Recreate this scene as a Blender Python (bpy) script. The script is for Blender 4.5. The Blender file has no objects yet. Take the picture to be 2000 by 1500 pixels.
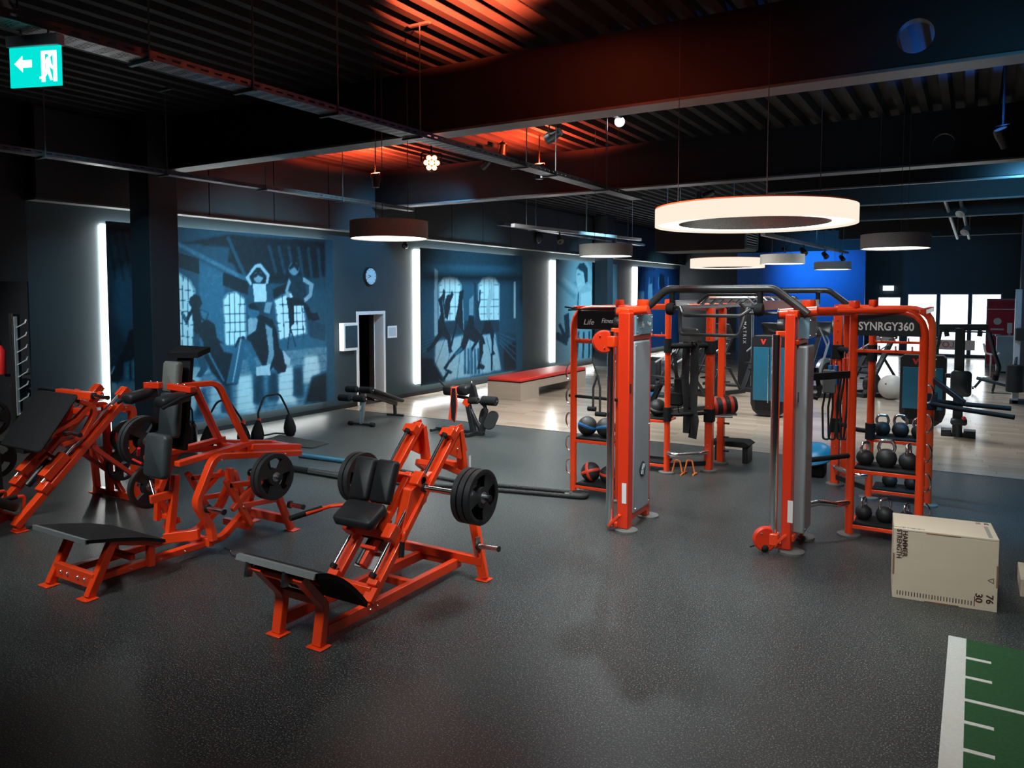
import bpy, bmesh, math, random
import numpy as np
from mathutils import Vector, Matrix
random.seed(7)
R = math.radians
scn = bpy.context.scene
C = scn.collection
# ------------------------------------------------------------------ camera
FPX, CYPX, PITCH, YAW, CAMH = 1494.0, 662.0, R(3.3), R(31.2), 2.55
cd = bpy.data.cameras.new('camera'); cam = bpy.data.objects.new('camera', cd); C.objects.link(cam)
cd.sensor_width = 36.0; cd.lens = 36.0 * FPX / 2000.0; cd.shift_y = -(750 - CYPX) / 2000.0
cam.location = (0, 0, CAMH); cam.rotation_euler = (math.pi / 2 - PITCH, 0, YAW)
cd.clip_end = 200
scn.camera = cam
# ------------------------------------------------------------------ world, exposure
w = bpy.data.worlds.new('world'); scn.world = w; w.use_nodes = True
bg = w.node_tree.nodes['Background']; bg.inputs[0].default_value = (0.86, 0.94, 1.0, 1); bg.inputs[1].default_value = 3.2
scn.view_settings.view_transform = 'Standard'; scn.view_settings.look = 'None'
scn.view_settings.exposure = 0.75; scn.view_settings.gamma = 1.0; scn.view_settings.use_curve_mapping = False
# ------------------------------------------------------------------ photo ray -> place (measuring aid)
_f = np.array([-math.sin(YAW) * math.cos(PITCH), math.cos(YAW) * math.cos(PITCH), -math.sin(PITCH)])
_r = np.array([math.cos(YAW), math.sin(YAW), 0]); _u = np.cross(_r, _f)
def ray(x, y): return _r * (x - 1000) / FPX + _u * (CYPX - y) / FPX + _f
def G(x, y, z=0.0):
    d = ray(x, y); return Vector(d * ((z - CAMH) / d[2])) + Vector((0, 0, CAMH))
def WX(x, y, X):
    d = ray(x, y); return Vector(d * (X / d[0])) + Vector((0, 0, CAMH))
def WY(x, y, Y):
    d = ray(x, y); return Vector(d * (Y / d[1])) + Vector((0, 0, CAMH))
# ------------------------------------------------------------------ materials
MATS = {}
def mat(name, col, rough=.5, metal=0., spec=.5, emit=None, es=0., coat=0., noise=None, bump=None, trans=0., alpha=1.):
    """noise=(scale, amount) colour mottling; bump=(scale, strength)"""
    if name in MATS: return MATS[name]
    m = bpy.data.materials.new(name); m.use_nodes = True; nt = m.node_tree; b = nt.nodes['Principled BSDF']
    b.inputs['Base Color'].default_value = (*col, 1); b.inputs['Roughness'].default_value = rough
    b.inputs['Metallic'].default_value = metal; b.inputs['Specular IOR Level'].default_value = spec
    b.inputs['Coat Weight'].default_value = coat; b.inputs['Coat Roughness'].default_value = .15
    b.inputs['Transmission Weight'].default_value = trans; b.inputs['Alpha'].default_value = alpha
    if emit: b.inputs['Emission Color'].default_value = (*emit, 1); b.inputs['Emission Strength'].default_value = es
    tc = nt.nodes.new('ShaderNodeTexCoord')
    if noise:
        n = nt.nodes.new('ShaderNodeTexNoise'); n.inputs['Scale'].default_value = noise[0]; n.inputs['Detail'].default_value = 5
        nt.links.new(tc.outputs['Object'], n.inputs['Vector'])
        mx = nt.nodes.new('ShaderNodeMix'); mx.data_type = 'RGBA'
        a = noise[1]
        mx.inputs['A'].default_value = (*[c * (1 - a) for c in col], 1); mx.inputs['B'].default_value = (*[min(1, c * (1 + a)) for c in col], 1)
        nt.links.new(n.outputs['Fac'], mx.inputs['Factor']); nt.links.new(mx.outputs['Result'], b.inputs['Base Color'])
    if bump:
        n2 = nt.nodes.new('ShaderNodeTexNoise'); n2.inputs['Scale'].default_value = bump[0]; n2.inputs['Detail'].default_value = 3
        nt.links.new(tc.outputs['Object'], n2.inputs['Vector'])
        bp = nt.nodes.new('ShaderNodeBump'); bp.inputs['Strength'].default_value = bump[1]; bp.inputs['Distance'].default_value = .01
        nt.links.new(n2.outputs['Fac'], bp.inputs['Height']); nt.links.new(bp.outputs['Normal'], b.inputs['Normal'])
    MATS[name] = m; return m
orange = mat('orange_paint', (.82, .055, .008), .32, coat=.4, noise=(6, .06))
darkorange = mat('red_orange_paint', (.70, .035, .008), .33, coat=.4, noise=(6, .06))
black = mat('black_paint', (.012, .013, .015), .38, noise=(9, .2))
blackm = mat('black_matte', (.010, .011, .012), .75, spec=.2, noise=(20, .3), bump=(180, .15))
vinyl = mat('black_vinyl', (.012, .013, .015), .48, spec=.35, noise=(14, .25), bump=(300, .12))
greyvinyl = mat('grey_vinyl', (.03, .038, .042), .5, noise=(14, .15), bump=(300, .12))
chrome = mat('chrome', (.85, .87, .89), .2, metal=1.)
steel = mat('brushed_steel', (.42, .44, .46), .34, metal=1., noise=(30, .15))
galv = mat('galvanised_steel', (.16, .17, .18), .42, metal=.9, noise=(25, .3))
silver = mat('silver_panel', (.36, .40, .43), .42, metal=.35, noise=(5, .08))
rubber = mat('plate_rubber', (.014, .015, .017), .55, noise=(12, .3), bump=(120, .1))
bluegrey = mat('blue_grey_panel', (.16, .30, .38), .45, noise=(5, .1))
white = mat('white_paint', (.78, .8, .8), .45, noise=(7, .05))
whitelet = mat('white_lettering', (.8, .82, .84), .5)
redlet = mat('red_lettering', (.75, .04, .03), .5)
greytext = mat('dark_print', (.06, .025, .025), .6)
bluepl = mat('blue_plastic', (.02, .16, .42), .4, noise=(8, .15))
redpaint = mat('red_paint', (.55, .02, .02), .35, noise=(8, .1))
orangecloth = mat('orange_cloth', (.8, .06, .02), .85, noise=(20, .2), bump=(200, .3))
rope = mat('black_rope', (.014, .015, .016), .85, noise=(60, .4), bump=(90, .6))
wallm = mat('wall_paint', (.020, .040, .050), .62, noise=(2.2, .18), bump=(90, .12))
farwall = mat('dark_wall_paint', (.020, .026, .034), .65, noise=(1.5, .2))
pillarm = mat('pillar_paint', (.022, .028, .038), .6, noise=(2, .15))
soffm = mat('soffit_paint', (.014, .015, .017), .6, noise=(3, .2))
deckm = mat('deck_steel', (.030, .031, .032), .75, spec=.15, noise=(2, .3))
beamm = mat('beam_paint', (.006, .006, .0065), .6, noise=(4, .25), bump=(60, .1))
flangem = mat('flange_paint', (.12, .125, .13), .45, noise=(8, .25))
glassm = None
def glass(name, tint=(1, 1, 1), gloss=.1):
    m = bpy.data.materials.new(name); m.use_nodes = True; nt = m.node_tree; nt.nodes.clear()
    o = nt.nodes.new('ShaderNodeOutputMaterial'); t = nt.nodes.new('ShaderNodeBsdfTransparent'); g = nt.nodes.new('ShaderNodeBsdfGlossy')
    t.inputs[0].default_value = (*tint, 1); g.inputs[1].default_value = .05
    mx = nt.nodes.new('ShaderNodeMixShader'); mx.inputs[0].default_value = gloss
    nt.links.new(t.outputs[0], mx.inputs[1]); nt.links.new(g.outputs[0], mx.inputs[2]); nt.links.new(mx.outputs[0], o.inputs[0]); return m
glassm = glass('window_glass'); shroudm = mat('blue_shroud', (.02, .15, .26), .2, spec=.6, noise=(3, .1))
def emit_mat(name, col, s):
    m = bpy.data.materials.new(name); m.use_nodes = True; nt = m.node_tree; nt.nodes.clear()
    o = nt.nodes.new('ShaderNodeOutputMaterial'); e = nt.nodes.new('ShaderNodeEmission')
    e.inputs[0].default_value = (*col, 1); e.inputs[1].default_value = s; nt.links.new(e.outputs[0], o.inputs[0]); return m
# ------------------------------------------------------------------ mesh builder
def unit(v): v = Vector(v); return v.normalized() if v.length > 1e-9 else Vector((0, 0, 1))
def fillet(pts, r, n=5):
    pts = [Vector(p) for p in pts]
    if len(pts) < 3 or r <= 0: return pts
    out = [pts[0]]
    for i in range(1, len(pts) - 1):
        a, b, c = pts[i - 1], pts[i], pts[i + 1]
        d1 = unit(a - b); d2 = unit(c - b); ang = d1.angle(d2)
        if ang > R(176): out.append(b); continue
        t = min(r / math.tan(ang / 2), (a - b).length * .48, (c - b).length * .48)
        p1 = b + d1 * t; p2 = b + d2 * t
        for k in range(n + 1):
            s = k / n; out.append(p1 * (1 - s) ** 2 + b * 2 * s * (1 - s) + p2 * s * s)
    out.append(pts[-1]); return out
def circ(r, n=12): return [(r * math.cos(2 * math.pi * k / n), r * math.sin(2 * math.pi * k / n)) for k in range(n)]
def rect(w, h): return [(-w / 2, -h / 2), (w / 2, -h / 2), (w / 2, h / 2), (-w / 2, h / 2)]
SMALL = {'bolts', 'pin_studs', 'hooks', 'hour_marks', 'scale_print', 'cables', 'white_lines', 'perforated_channel', 'far_planks', 'twist_strand', 'suspension_wires'}
class MB:
    def __init__(s): s.v = []; s.f = []
    def add(s, vs, fs):
        o = len(s.v); s.v += [tuple(x) for x in vs]; s.f += [tuple(i + o for i in f) for f in fs]; return s
    def box(s, c, size, rot=None):
        hx, hy, hz = [k / 2 for k in size]; M = rot or Matrix.Identity(3)
        vs = [Vector(c) + M @ Vector((x, y, z)) for z in (-hz, hz) for y in (-hy, hy) for x in (-hx, hx)]
        return s.add(vs, [(0, 2, 3, 1), (4, 5, 7, 6), (0, 1, 5, 4), (1, 3, 7, 5), (3, 2, 6, 7), (2, 0, 4, 6)])
    def mm(s, a, b): return s.box([(a[i] + b[i]) / 2 for i in range(3)], [abs(b[i] - a[i]) for i in range(3)])
    def sweep(s, prof, path, up=None, closed=False, cap=True):
        path = [Vector(p) for p in path]; n = len(path); m = len(prof); T = []
        for i in range(n):
            a = path[(i - 1) % n] if (closed or i > 0) else path[i]; b = path[(i + 1) % n] if (closed or i < n - 1) else path[i]
            T.append(unit(b - a))
        if up is None: up = Vector((0, 0, 1)) if abs(T[0].z) < .9 else Vector((1, 0, 0))
        up = Vector(up); side = unit(T[0].cross(up)); vs = []
        for i in range(n):
            side = unit(side - T[i] * side.dot(T[i])); u2 = unit(side.cross(T[i]))
            vs += [path[i] + side * a + u2 * b for a, b in prof]
        fs = []
        for i in range(n if closed else n - 1):
            j = (i + 1) % n
            for k in range(m):
                l = (k + 1) % m; fs.append((i * m + k, i * m + l, j * m + l, j * m + k))
        if cap and not closed: fs += [tuple(range(m))[::-1], tuple((n - 1) * m + k for k in range(m))]
        return s.add(vs, fs)
    def bar(s, p0, p1, w, h, up=None): return s.sweep(rect(w, h), [p0, p1], up)
    def rtube(s, pts, w, h, r=.1, up=None): return s.sweep(rect(w, h), fillet(pts, r, 6), up)
    def tube(s, pts, r, fr=.08, n=10, closed=False): return s.sweep(circ(r, n), fillet(pts, fr, 6) if not closed else pts, None, closed)
    def cone(s, p0, p1, r0, r1, n=16):
        p0, p1 = Vector(p0), Vector(p1); t = unit(p1 - p0); a = unit(t.cross(Vector((0, 0, 1)) if abs(t.z) < .9 else Vector((1, 0, 0)))); b = t.cross(a)
        vs = [p + a * r * math.cos(2 * math.pi * k / n) + b * r * math.sin(2 * math.pi * k / n) for p, r in ((p0, r0), (p1, r1)) for k in range(n)]
        fs = [(k, (k + 1) % n, n + (k + 1) % n, n + k) for k in range(n)] + [tuple(range(n))[::-1], tuple(range(n, 2 * n))]
        return s.add(vs, fs)
    def cyl(s, p0, p1, r, n=16): return s.cone(p0, p1, r, r, n)
    def lathe(s, prof, o, ax=(0, 0, 1), n=24):
        """prof list of (radius, height) along axis ax from origin o"""
        o = Vector(o); t = unit(ax); a = unit(t.cross(Vector((0, 0, 1)) if abs(t.z) < .9 else Vector((1, 0, 0)))); b = t.cross(a); m = len(prof)
        vs = [o + t * h + (a * math.cos(2 * math.pi * k / n) + b * math.sin(2 * math.pi * k / n)) * r for k in range(n) for r, h in prof]
        fs = []
        for k in range(n):
            j = (k + 1) % n
            for i in range(m - 1): fs.append((k * m + i, j * m + i, j * m + i + 1, k * m + i + 1))
        return s.add(vs, fs)
    def ball(s, c, r, n=16, sc=(1, 1, 1), rot=None):
        M = rot or Matrix.Identity(3); m = n // 2; vs = []; fs = []
        for i in range(m + 1):
            th = math.pi * i / m
            for k in range(n):
                ph = 2 * math.pi * k / n
                vs.append(Vector(c) + M @ Vector((r * sc[0] * math.sin(th) * math.cos(ph), r * sc[1] * math.sin(th) * math.sin(ph), r * sc[2] * math.cos(th))))
        for i in range(m):
            for k in range(n):
                j = (k + 1) % n
                if i == 0: fs.append((k, n + k, n + j))
                elif i == m - 1: fs.append((i * n + k, (i + 1) * n + k, i * n + j))
                else: fs.append((i * n + k, (i + 1) * n + k, (i + 1) * n + j, i * n + j))
        return s.add(vs, fs)
    def prism(s, poly, d):
        """poly: list of 3D points, extruded by vector d"""
        n = len(poly); d = Vector(d); vs = [Vector(p) for p in poly] + [Vector(p) + d for p in poly]
        fs = [tuple(range(n))[::-1], tuple(range(n, 2 * n))] + [(k, (k + 1) % n, n + (k + 1) % n, n + k) for k in range(n)]
        return s.add(vs, fs)
    def pad(s, c, size, rot=None, r=.03, n=4):
        """rounded cushion: a rounded rectangle in local x/z, thickness in y, soft edges"""
        M = rot or Matrix.Identity(3); w_, t_, h_ = size; ring = []
        for cx, cz, a0 in ((1, 1, 0), (-1, 1, 90), (-1, -1, 180), (1, -1, 270)):
            for k in range(n + 1):
                a = R(a0 + 90 * k / n); ring.append((cx * (w_ / 2 - r), cz * (h_ / 2 - r), math.cos(a), math.sin(a)))
        m = len(ring); vs = []; e = min(t_ * .4, .02)
        for y, ins in ((-t_ / 2, e), (-t_ / 2 + e, 0), (t_ / 2 - e, 0), (t_ / 2, e)):
            for x, z, a, b in ring: vs.append(Vector(c) + M @ Vector((x + a * (r - ins), y, z + b * (r - ins))))
        fs = [tuple(range(m)), tuple(3 * m + k for k in range(m))[::-1]]
        for i in range(3):
            for k in range(m): l = (k + 1) % m; fs.append((i * m + k, (i + 1) * m + k, (i + 1) * m + l, i * m + l))
        return s.add(vs, fs)
    def groups(s):
        # connected pieces; pieces whose boxes touch count as one welded piece
        n = len(s.v); p = list(range(n))
        def find(a):
            while p[a] != a: p[a] = p[p[a]]; a = p[a]
            return a
        for f in s.f:
            r0 = find(f[0])
            for k in f[1:]: p[find(k)] = r0
        g = {}
        for i in range(n): g.setdefault(find(i), []).append(i)
        if len(g) < 2 or len(g) > 120: return None
        bx = []
        for k, idx in g.items():
            q = np.array([s.v[i] for i in idx]); bx.append([q.min(0) - .003, q.max(0) + .003, set([k])])
        merged = True
        while merged:
            merged = False
            for i in range(len(bx)):
                for j in range(i + 1, len(bx)):
                    if np.all(bx[i][0] <= bx[j][1]) and np.all(bx[j][0] <= bx[i][1]):
                        bx[i] = [np.minimum(bx[i][0], bx[j][0]), np.maximum(bx[i][1], bx[j][1]), bx[i][2] | bx[j][2]]; del bx[j]; merged = True; break
                if merged: break
        if len(bx) < 2: return None
        out = []
        for lo, hi, ks in bx:
            idx = sorted(i for k in ks for i in g[k]); mp = {o: n_ for n_, o in enumerate(idx)}; q = MB(); q.v = [s.v[i] for i in idx]; q.f = [tuple(mp[i] for i in f) for f in s.f if f[0] in mp]; out.append(q)
        return out
    def build(s, name, m, parent=None, smooth=40, bevel=0, seg=2, split=True):
        if name in SMALL: split = False
        if parent is not None and split:
            gs = s.groups()
            if gs:
                os_ = [q.build(name, m, parent, smooth, bevel, seg, False) for q in gs]; return os_[0]
        o = s._build(name, m, parent, smooth, bevel, seg)
        if name in SMALL and parent is not None: o['kind'] = 'stuff'
        return o
    def _build(s, name, m, parent=None, smooth=40, bevel=0, seg=2):
        o0 = Vector((0, 0, 0)); p = parent
        while p is not None: o0 = o0 + p.location; p = p.parent
        me = bpy.data.meshes.new(name); me.from_pydata([tuple(Vector(v) - o0) for v in s.v], [], s.f); me.update()
        bm = bmesh.new(); bm.from_mesh(me); bmesh.ops.recalc_face_normals(bm, faces=bm.faces); bm.to_mesh(me); bm.free()
        me.materials.append(m)
        if smooth:
            me.polygons.foreach_set('use_smooth', [True] * len(me.polygons)); me.set_sharp_from_angle(angle=R(smooth))
        o = bpy.data.objects.new(name, me); C.objects.link(o)
        if parent is not None: o.parent = parent
        if bevel:
            b = o.modifiers.new('bevel', 'BEVEL'); b.width = bevel; b.segments = seg; b.limit_method = 'ANGLE'; b.angle_limit = R(40)
        return o
def rz(a): return Matrix.Rotation(R(a), 3, 'Z')
def rx(a): return Matrix.Rotation(R(a), 3, 'X')
def ry(a): return Matrix.Rotation(R(a), 3, 'Y')
def tag(o, label, cat, group=None):
    o['label'] = label; o['category'] = cat
    if group: o['group'] = group
    return o
def struct(o): o['kind'] = 'structure'; return o
def thing(name, label, cat, loc, group=None):
    e = bpy.data.objects.new(name, None); e.empty_display_size = .1; C.objects.link(e); e.location = loc; return tag(e, label, cat, group)
def copy_tree(o, parent=None):
    c = o.copy(); C.objects.link(c)
    if parent is not None: c.parent = parent
    for ch in o.children: copy_tree(ch, c)
    return c
def text(s_, size, o, right, up, m, name, parent=None, ext=.002, align='CENTER', sx=1., bold=0.):
    """flat lettering as a mesh lying in the plane spanned by right/up with its centre at o"""
    cu = bpy.data.curves.new('t', 'FONT'); cu.body = s_; cu.size = size; cu.align_x = align; cu.align_y = 'CENTER'; cu.extrude = ext; cu.offset = bold * size; cu.resolution_u = 3
    ob = bpy.data.objects.new('t', cu); C.objects.link(ob); dg = bpy.context.evaluated_depsgraph_get(); dg.update()
    me = bpy.data.meshes.new_from_object(ob.evaluated_get(dg)); bpy.data.objects.remove(ob); bpy.data.curves.remove(cu)
    r_ = unit(right); u_ = unit(up); n_ = r_.cross(u_); o0 = Vector((0, 0, 0)); p = parent
    while p is not None: o0 = o0 + p.location; p = p.parent
    me.transform(Matrix(((r_.x * sx, u_.x, n_.x, o[0] - o0.x), (r_.y * sx, u_.y, n_.y, o[1] - o0.y), (r_.z * sx, u_.z, n_.z, o[2] - o0.z), (0, 0, 0, 1))))
    me.name = name; me.materials.clear(); me.materials.append(m); q = bpy.data.objects.new(name, me); C.objects.link(q)
    if parent is not None: q.parent = parent
    return q
def lamp(kind, name, loc, energy, col=(1, 1, 1), size=.1, aim=None, spot=60, blend=.5, parent=None):
    l = bpy.data.lights.new(name, kind); l.energy = energy; l.color = col
    if kind == 'SPOT': l.spot_size = R(spot); l.spot_blend = blend; l.shadow_soft_size = size
    elif kind == 'AREA': l.size = size
    else: l.shadow_soft_size = size
    o = bpy.data.objects.new(name, l); C.objects.link(o); o0 = Vector((0, 0, 0)); p = parent
    while p is not None: o0 = o0 + p.location; p = p.parent
    o.location = Vector(loc) - o0
    if aim is not None: o.rotation_euler = (Vector(aim) - Vector(loc)).to_track_quat('-Z', 'Y').to_euler()
    if parent is not None: o.parent = parent
    return o
# ------------------------------------------------------------------ the setting
WALLX = -12.1; YB = 12.58; DECK = 5.35
def rubber_floor_mat():
    m = bpy.data.materials.new('speckled_rubber'); m.use_nodes = True; nt = m.node_tree; b = nt.nodes['Principled BSDF']
    tc = nt.nodes.new('ShaderNodeTexCoord')
    n = nt.nodes.new('ShaderNodeTexNoise'); n.inputs['Scale'].default_value = 95; n.inputs['Detail'].default_value = 2; n.inputs['Roughness'].default_value = .7
    r = nt.nodes.new('ShaderNodeValToRGB'); e = r.color_ramp.elements
    e[0].position = .40; e[0].color = (.017, .022, .022, 1); e[1].position = .58; e[1].color = (.040, .049, .048, 1)
    x = r.color_ramp.elements.new(.64); x.color = (.32, .335, .33, 1)
    n2 = nt.nodes.new('ShaderNodeTexNoise'); n2.inputs['Scale'].default_value = .6; n2.inputs['Detail'].default_value = 4
    mx = nt.nodes.new('ShaderNodeMix'); mx.data_type = 'RGBA'; mx.blend_type = 'MULTIPLY'; mx.inputs['Factor'].default_value = .5
    rr = nt.nodes.new('ShaderNodeMapRange'); rr.inputs['To Min'].default_value = .33; rr.inputs['To Max'].default_value = .47
    for q in (n, n2): nt.links.new(tc.outputs['Object'], q.inputs['Vector'])
    nt.links.new(n.outputs['Fac'], r.inputs[0]); nt.links.new(r.outputs[0], mx.inputs['A']); nt.links.new(n2.outputs['Fac'], mx.inputs['B'])
    nt.links.new(mx.outputs['Result'], b.inputs['Base Color']); nt.links.new(n2.outputs['Fac'], rr.inputs['Value']); nt.links.new(rr.outputs[0], b.inputs['Roughness'])
    bp = nt.nodes.new('ShaderNodeBump'); bp.inputs['Strength'].default_value = .15; bp.inputs['Distance'].default_value = .004
    nt.links.new(n.outputs['Fac'], bp.inputs['Height']); nt.links.new(bp.outputs[0], b.inputs['Normal']); return m
def wood_mat(name, c0, c1, rough=.35, axis=0, sc=1.):
    m = bpy.data.materials.new(name); m.use_nodes = True; nt = m.node_tree; b = nt.nodes['Principled BSDF']
    tc = nt.nodes.new('ShaderNodeTexCoord'); mp = nt.nodes.new('ShaderNodeMapping'); s = [14 * sc, 14 * sc, 14 * sc]; s[axis] = 1.0 * sc
    mp.inputs['Scale'].default_value = s; oi = nt.nodes.new('ShaderNodeObjectInfo'); ge = nt.nodes.new('ShaderNodeNewGeometry')
    ad = nt.nodes.new('ShaderNodeMath'); ad.operation = 'ADD'; fr = nt.nodes.new('ShaderNodeMath'); fr.operation = 'FRACT'
    nt.links.new(oi.outputs['Random'], ad.inputs[0]); nt.links.new(ge.outputs['Random Per Island'], ad.inputs[1]); nt.links.new(ad.outputs[0], fr.inputs[0])
    sh = nt.nodes.new('ShaderNodeVectorMath'); sh.operation = 'ADD'; cb = nt.nodes.new('ShaderNodeCombineXYZ')
    ml = nt.nodes.new('ShaderNodeMath'); ml.operation = 'MULTIPLY'; ml.inputs[1].default_value = 30
    nt.links.new(fr.outputs[0], ml.inputs[0])
    for k in range(3): nt.links.new(ml.outputs[0], cb.inputs[k])
    nt.links.new(tc.outputs['Object'], mp.inputs[0]); nt.links.new(mp.outputs[0], sh.inputs[0]); nt.links.new(cb.outputs[0], sh.inputs[1])
    n = nt.nodes.new('ShaderNodeTexNoise'); n.inputs['Scale'].default_value = 1.6; n.inputs['Detail'].default_value = 6; nt.links.new(sh.outputs[0], n.inputs['Vector'])
    mx = nt.nodes.new('ShaderNodeMix'); mx.data_type = 'RGBA'; mx.inputs['A'].default_value = (*c0, 1); mx.inputs['B'].default_value = (*c1, 1)
    av = nt.nodes.new('ShaderNodeMath'); av.operation = 'MULTIPLY_ADD'; av.inputs[1].default_value = .5
    hf = nt.nodes.new('ShaderNodeMath'); hf.operation = 'MULTIPLY'; hf.inputs[1].default_value = .5
    nt.links.new(fr.outputs[0], hf.inputs[0]); nt.links.new(n.outputs['Fac'], av.inputs[0]); nt.links.new(hf.outputs[0], av.inputs[2])
    nt.links.new(av.outputs[0], mx.inputs['Factor']); nt.links.new(mx.outputs['Result'], b.inputs['Base Color']); b.inputs['Roughness'].default_value = rough; return m
rubm = rubber_floor_mat(); plankm = wood_mat('oak_planks', (.24, .195, .15), (.43, .365, .29), .21)
fl = struct(MB().mm((-17, -4, -.1), (6, YB, 0)).build('floor', rubm, smooth=0)); fl['label'] = 'dark speckled rubber sports floor'
fw = struct(MB().mm((-17, YB, -.12), (6, 36.5, -.02)).build('floor_wood', mat('floor_joint', (.06, .05, .04), .7), smooth=0)); fw['label'] = 'light oak plank floor behind the rubber floor'
struct(MB().mm((-12.1, YB - .015, 0), (6, YB + .015, .006)).build('trim_floor_edge', mat('edge_strip', (.09, .09, .09), .4), smooth=0))
PW, PL = .2, 1.38; cells = []
for i in range(int((36.4 - YB) / PW)):
    y0 = YB + .02 + i * PW; off = (i * .53) % 1.0 * PL
    for k in range(-1, 15):
        x0 = -12.05 + k * PL - off + PL * .5
        if x0 + PL < -12.05 or x0 > 3.2: continue
        cells.append((max(x0, -12.05), y0, min(x0 + PL, 3.2)))
pm = {}
rest = MB()
for n_, (x0, y0, x1) in enumerate(cells):
    L = round(x1 - x0, 2)
    if L < .08: continue
    if n_ < 300:
        if L not in pm:
            pm[L] = MB().mm((0, 0, -.019), (L - .004, PW - .004, 0)).build('plank', plankm, smooth=0); o = pm[L]
        else: o = pm[L].copy(); C.objects.link(o)
        o.location = (x0, y0, 0); o.parent = fw
    else: rest.mm((x0, y0, -.019), (x0 + L - .004, y0 + PW - .004, 0))
o = rest.build('far_planks', plankm, fw, smooth=0); o['kind'] = 'stuff'
# left wall with baseboard and panelled bulkhead
wl = struct(MB().mm((-12.14, 6.05, 0), (WALLX, 7.6, 3.97)).mm((-12.4, 7.6, 0), (WALLX, 13.16, 3.97)).mm((-12.4, 13.16, 2.12), (WALLX, 14.03, 3.97)).mm((-12.4, 14.03, 0), (WALLX, 35.6, 3.97)).build('wall_left', wallm, smooth=0))
struct(MB().mm((WALLX, 6.05, 0), (WALLX + .02, 13.13, .09)).mm((WALLX, 14.06, 0), (WALLX + .02, 35.6, .09)).build('baseboard_left', black, smooth=0))
bh = struct(MB().mm((-12.4, 6.05, 3.98), (-11.86, 36, DECK)).build('wall_bulkhead', soffm, smooth=0))
pmesh = None
for i in range(20):
    if pmesh is None: o = pmesh = MB().mm((0, 0, 0), (.025, 1.47, 1.33)).build('panel', mat('bulkhead_panel', (.045, .05, .055), .5, noise=(2, .15)), smooth=0)
    else: o = pmesh.copy(); C.objects.link(o)
    o.location = (-11.86, 6.07 + i * 1.49, 3.97); o.parent = bh
struct(MB().mm((-12.1, 6.05, 3.945), (-11.83, 35.6, 3.972)).build('trim_bulkhead', mat('trim_metal', (.13, .14, .14), .5, noise=(5, .1)), smooth=0))
# the side space past the wall's near end
struct(MB().mm((-17, -4, 0), (-16.8, 8, DECK + .13)).build('wall_side', farwall, smooth=0))
struct(MB().mm((-16.8, 7.6, 0), (-12.4, 7.8, DECK + .13)).build('wall_side_end', farwall, smooth=0))
struct(MB().mm((-12.4, -4, 2.75), (-12.1, 6.05, DECK)).build('wall_header', soffm, smooth=0))
# walls behind the camera, right and far end
struct(MB().mm((-17, -4.2, 0), (6, -4, DECK + .13)).build('wall_back', farwall, smooth=0))
struct(MB().mm((6, -4, 0), (6.2, 36.5, DECK + .13)).build('wall_right', farwall, smooth=0))
FY = 36.0
def fx(px, py): return WY(px, py, FY)
wins = []
for a, b in ((1713, 1760), (1771, 1831), (1834, 1893), (1896, 1957), (1988, 2032)):
    wins.append((fx(a, 600).x, fx(b, 600).x, .08, fx(1800, 573).z if a != 1713 else fx(1713, 579).z))
fwm = MB(); xs = -17
for x0, x1, z0, z1 in wins:
    fwm.mm((xs, FY, 0), (x0, FY + .25, DECK + .13)); fwm.mm((x0, FY, z1), (x1, FY + .25, DECK + .13)); fwm.mm((x0, FY, 0), (x1, FY + .25, z0)); xs = x1
fwm.mm((xs, FY, 0), (6, FY + .25, DECK + .13))
struct(fwm.build('wall_far', farwall, smooth=0))
for i, (x0, x1, z0, z1) in enumerate(wins):
    f = MB(); t = .05
    for a, b in (((x0, z0), (x0 + t, z1)), ((x1 - t, z0), (x1, z1)), ((x0 + t, z0), (x1 - t, z0 + t)), ((x0 + t, z1 - t), (x1 - t, z1))): f.mm((a[0], FY + .02, a[1]), (b[0], FY + .1, b[1]))
    if i: f.mm((x0 + t, FY + .02, 1.02), (x1 - t, FY + .1, 1.09))
    wn = struct(f.build('window_%d' % (i + 1), mat('window_frame_grey', (.1, .12, .14), .4), smooth=0)); wn['label'] = 'tall glazed window in the far wall with grey frame'
    MB().mm((x0 + t, FY + .055, z0 + t), (x1 - t, FY + .065, z1 - t)).build('pane', glassm, wn, smooth=0)
# light ground outside the windows
struct(MB().mm((-20, 36.5, -.2), (20, 60, -.1)).build('floor_outside', mat('pale_paving', (.5, .5, .48), .8, noise=(1, .2)), smooth=0))
# partition that closes the mural wall's far end, with the blue feature wall
struct(MB().mm((-12.1, 35.4, 0), (-8.6, 35.6, DECK + .13)).build('wall_end_partition', farwall, smooth=0))
bx0, bx1 = WY(1440, 520, 34.5).x, WY(1690, 520, 34.5).x
struct(MB().mm((bx0, 34.5, 0), (bx1, 34.7, 4.4)).build('wall_blue', mat('blue_wall_paint', (.03, .16, .5), .6, noise=(2, .1)), smooth=0))
# pillars
p0 = WX(300, 800, -10.85)
PY0 = 6.78
def pillar(n_, x0, y0, s_):
    struct(MB().mm((x0, y0, 0), (x0 + s_, y0 + s_, DECK)).build('wall_pillar_%d' % n_, pillarm, smooth=0, bevel=.01))
pillar(1, -11.45, 7.27, .5)
pillar(2, -11.72, WX(1187, 600, -11.2).y, .5)
pillar(3, WY(1992, 600, 24).x, 24, .4)
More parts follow.
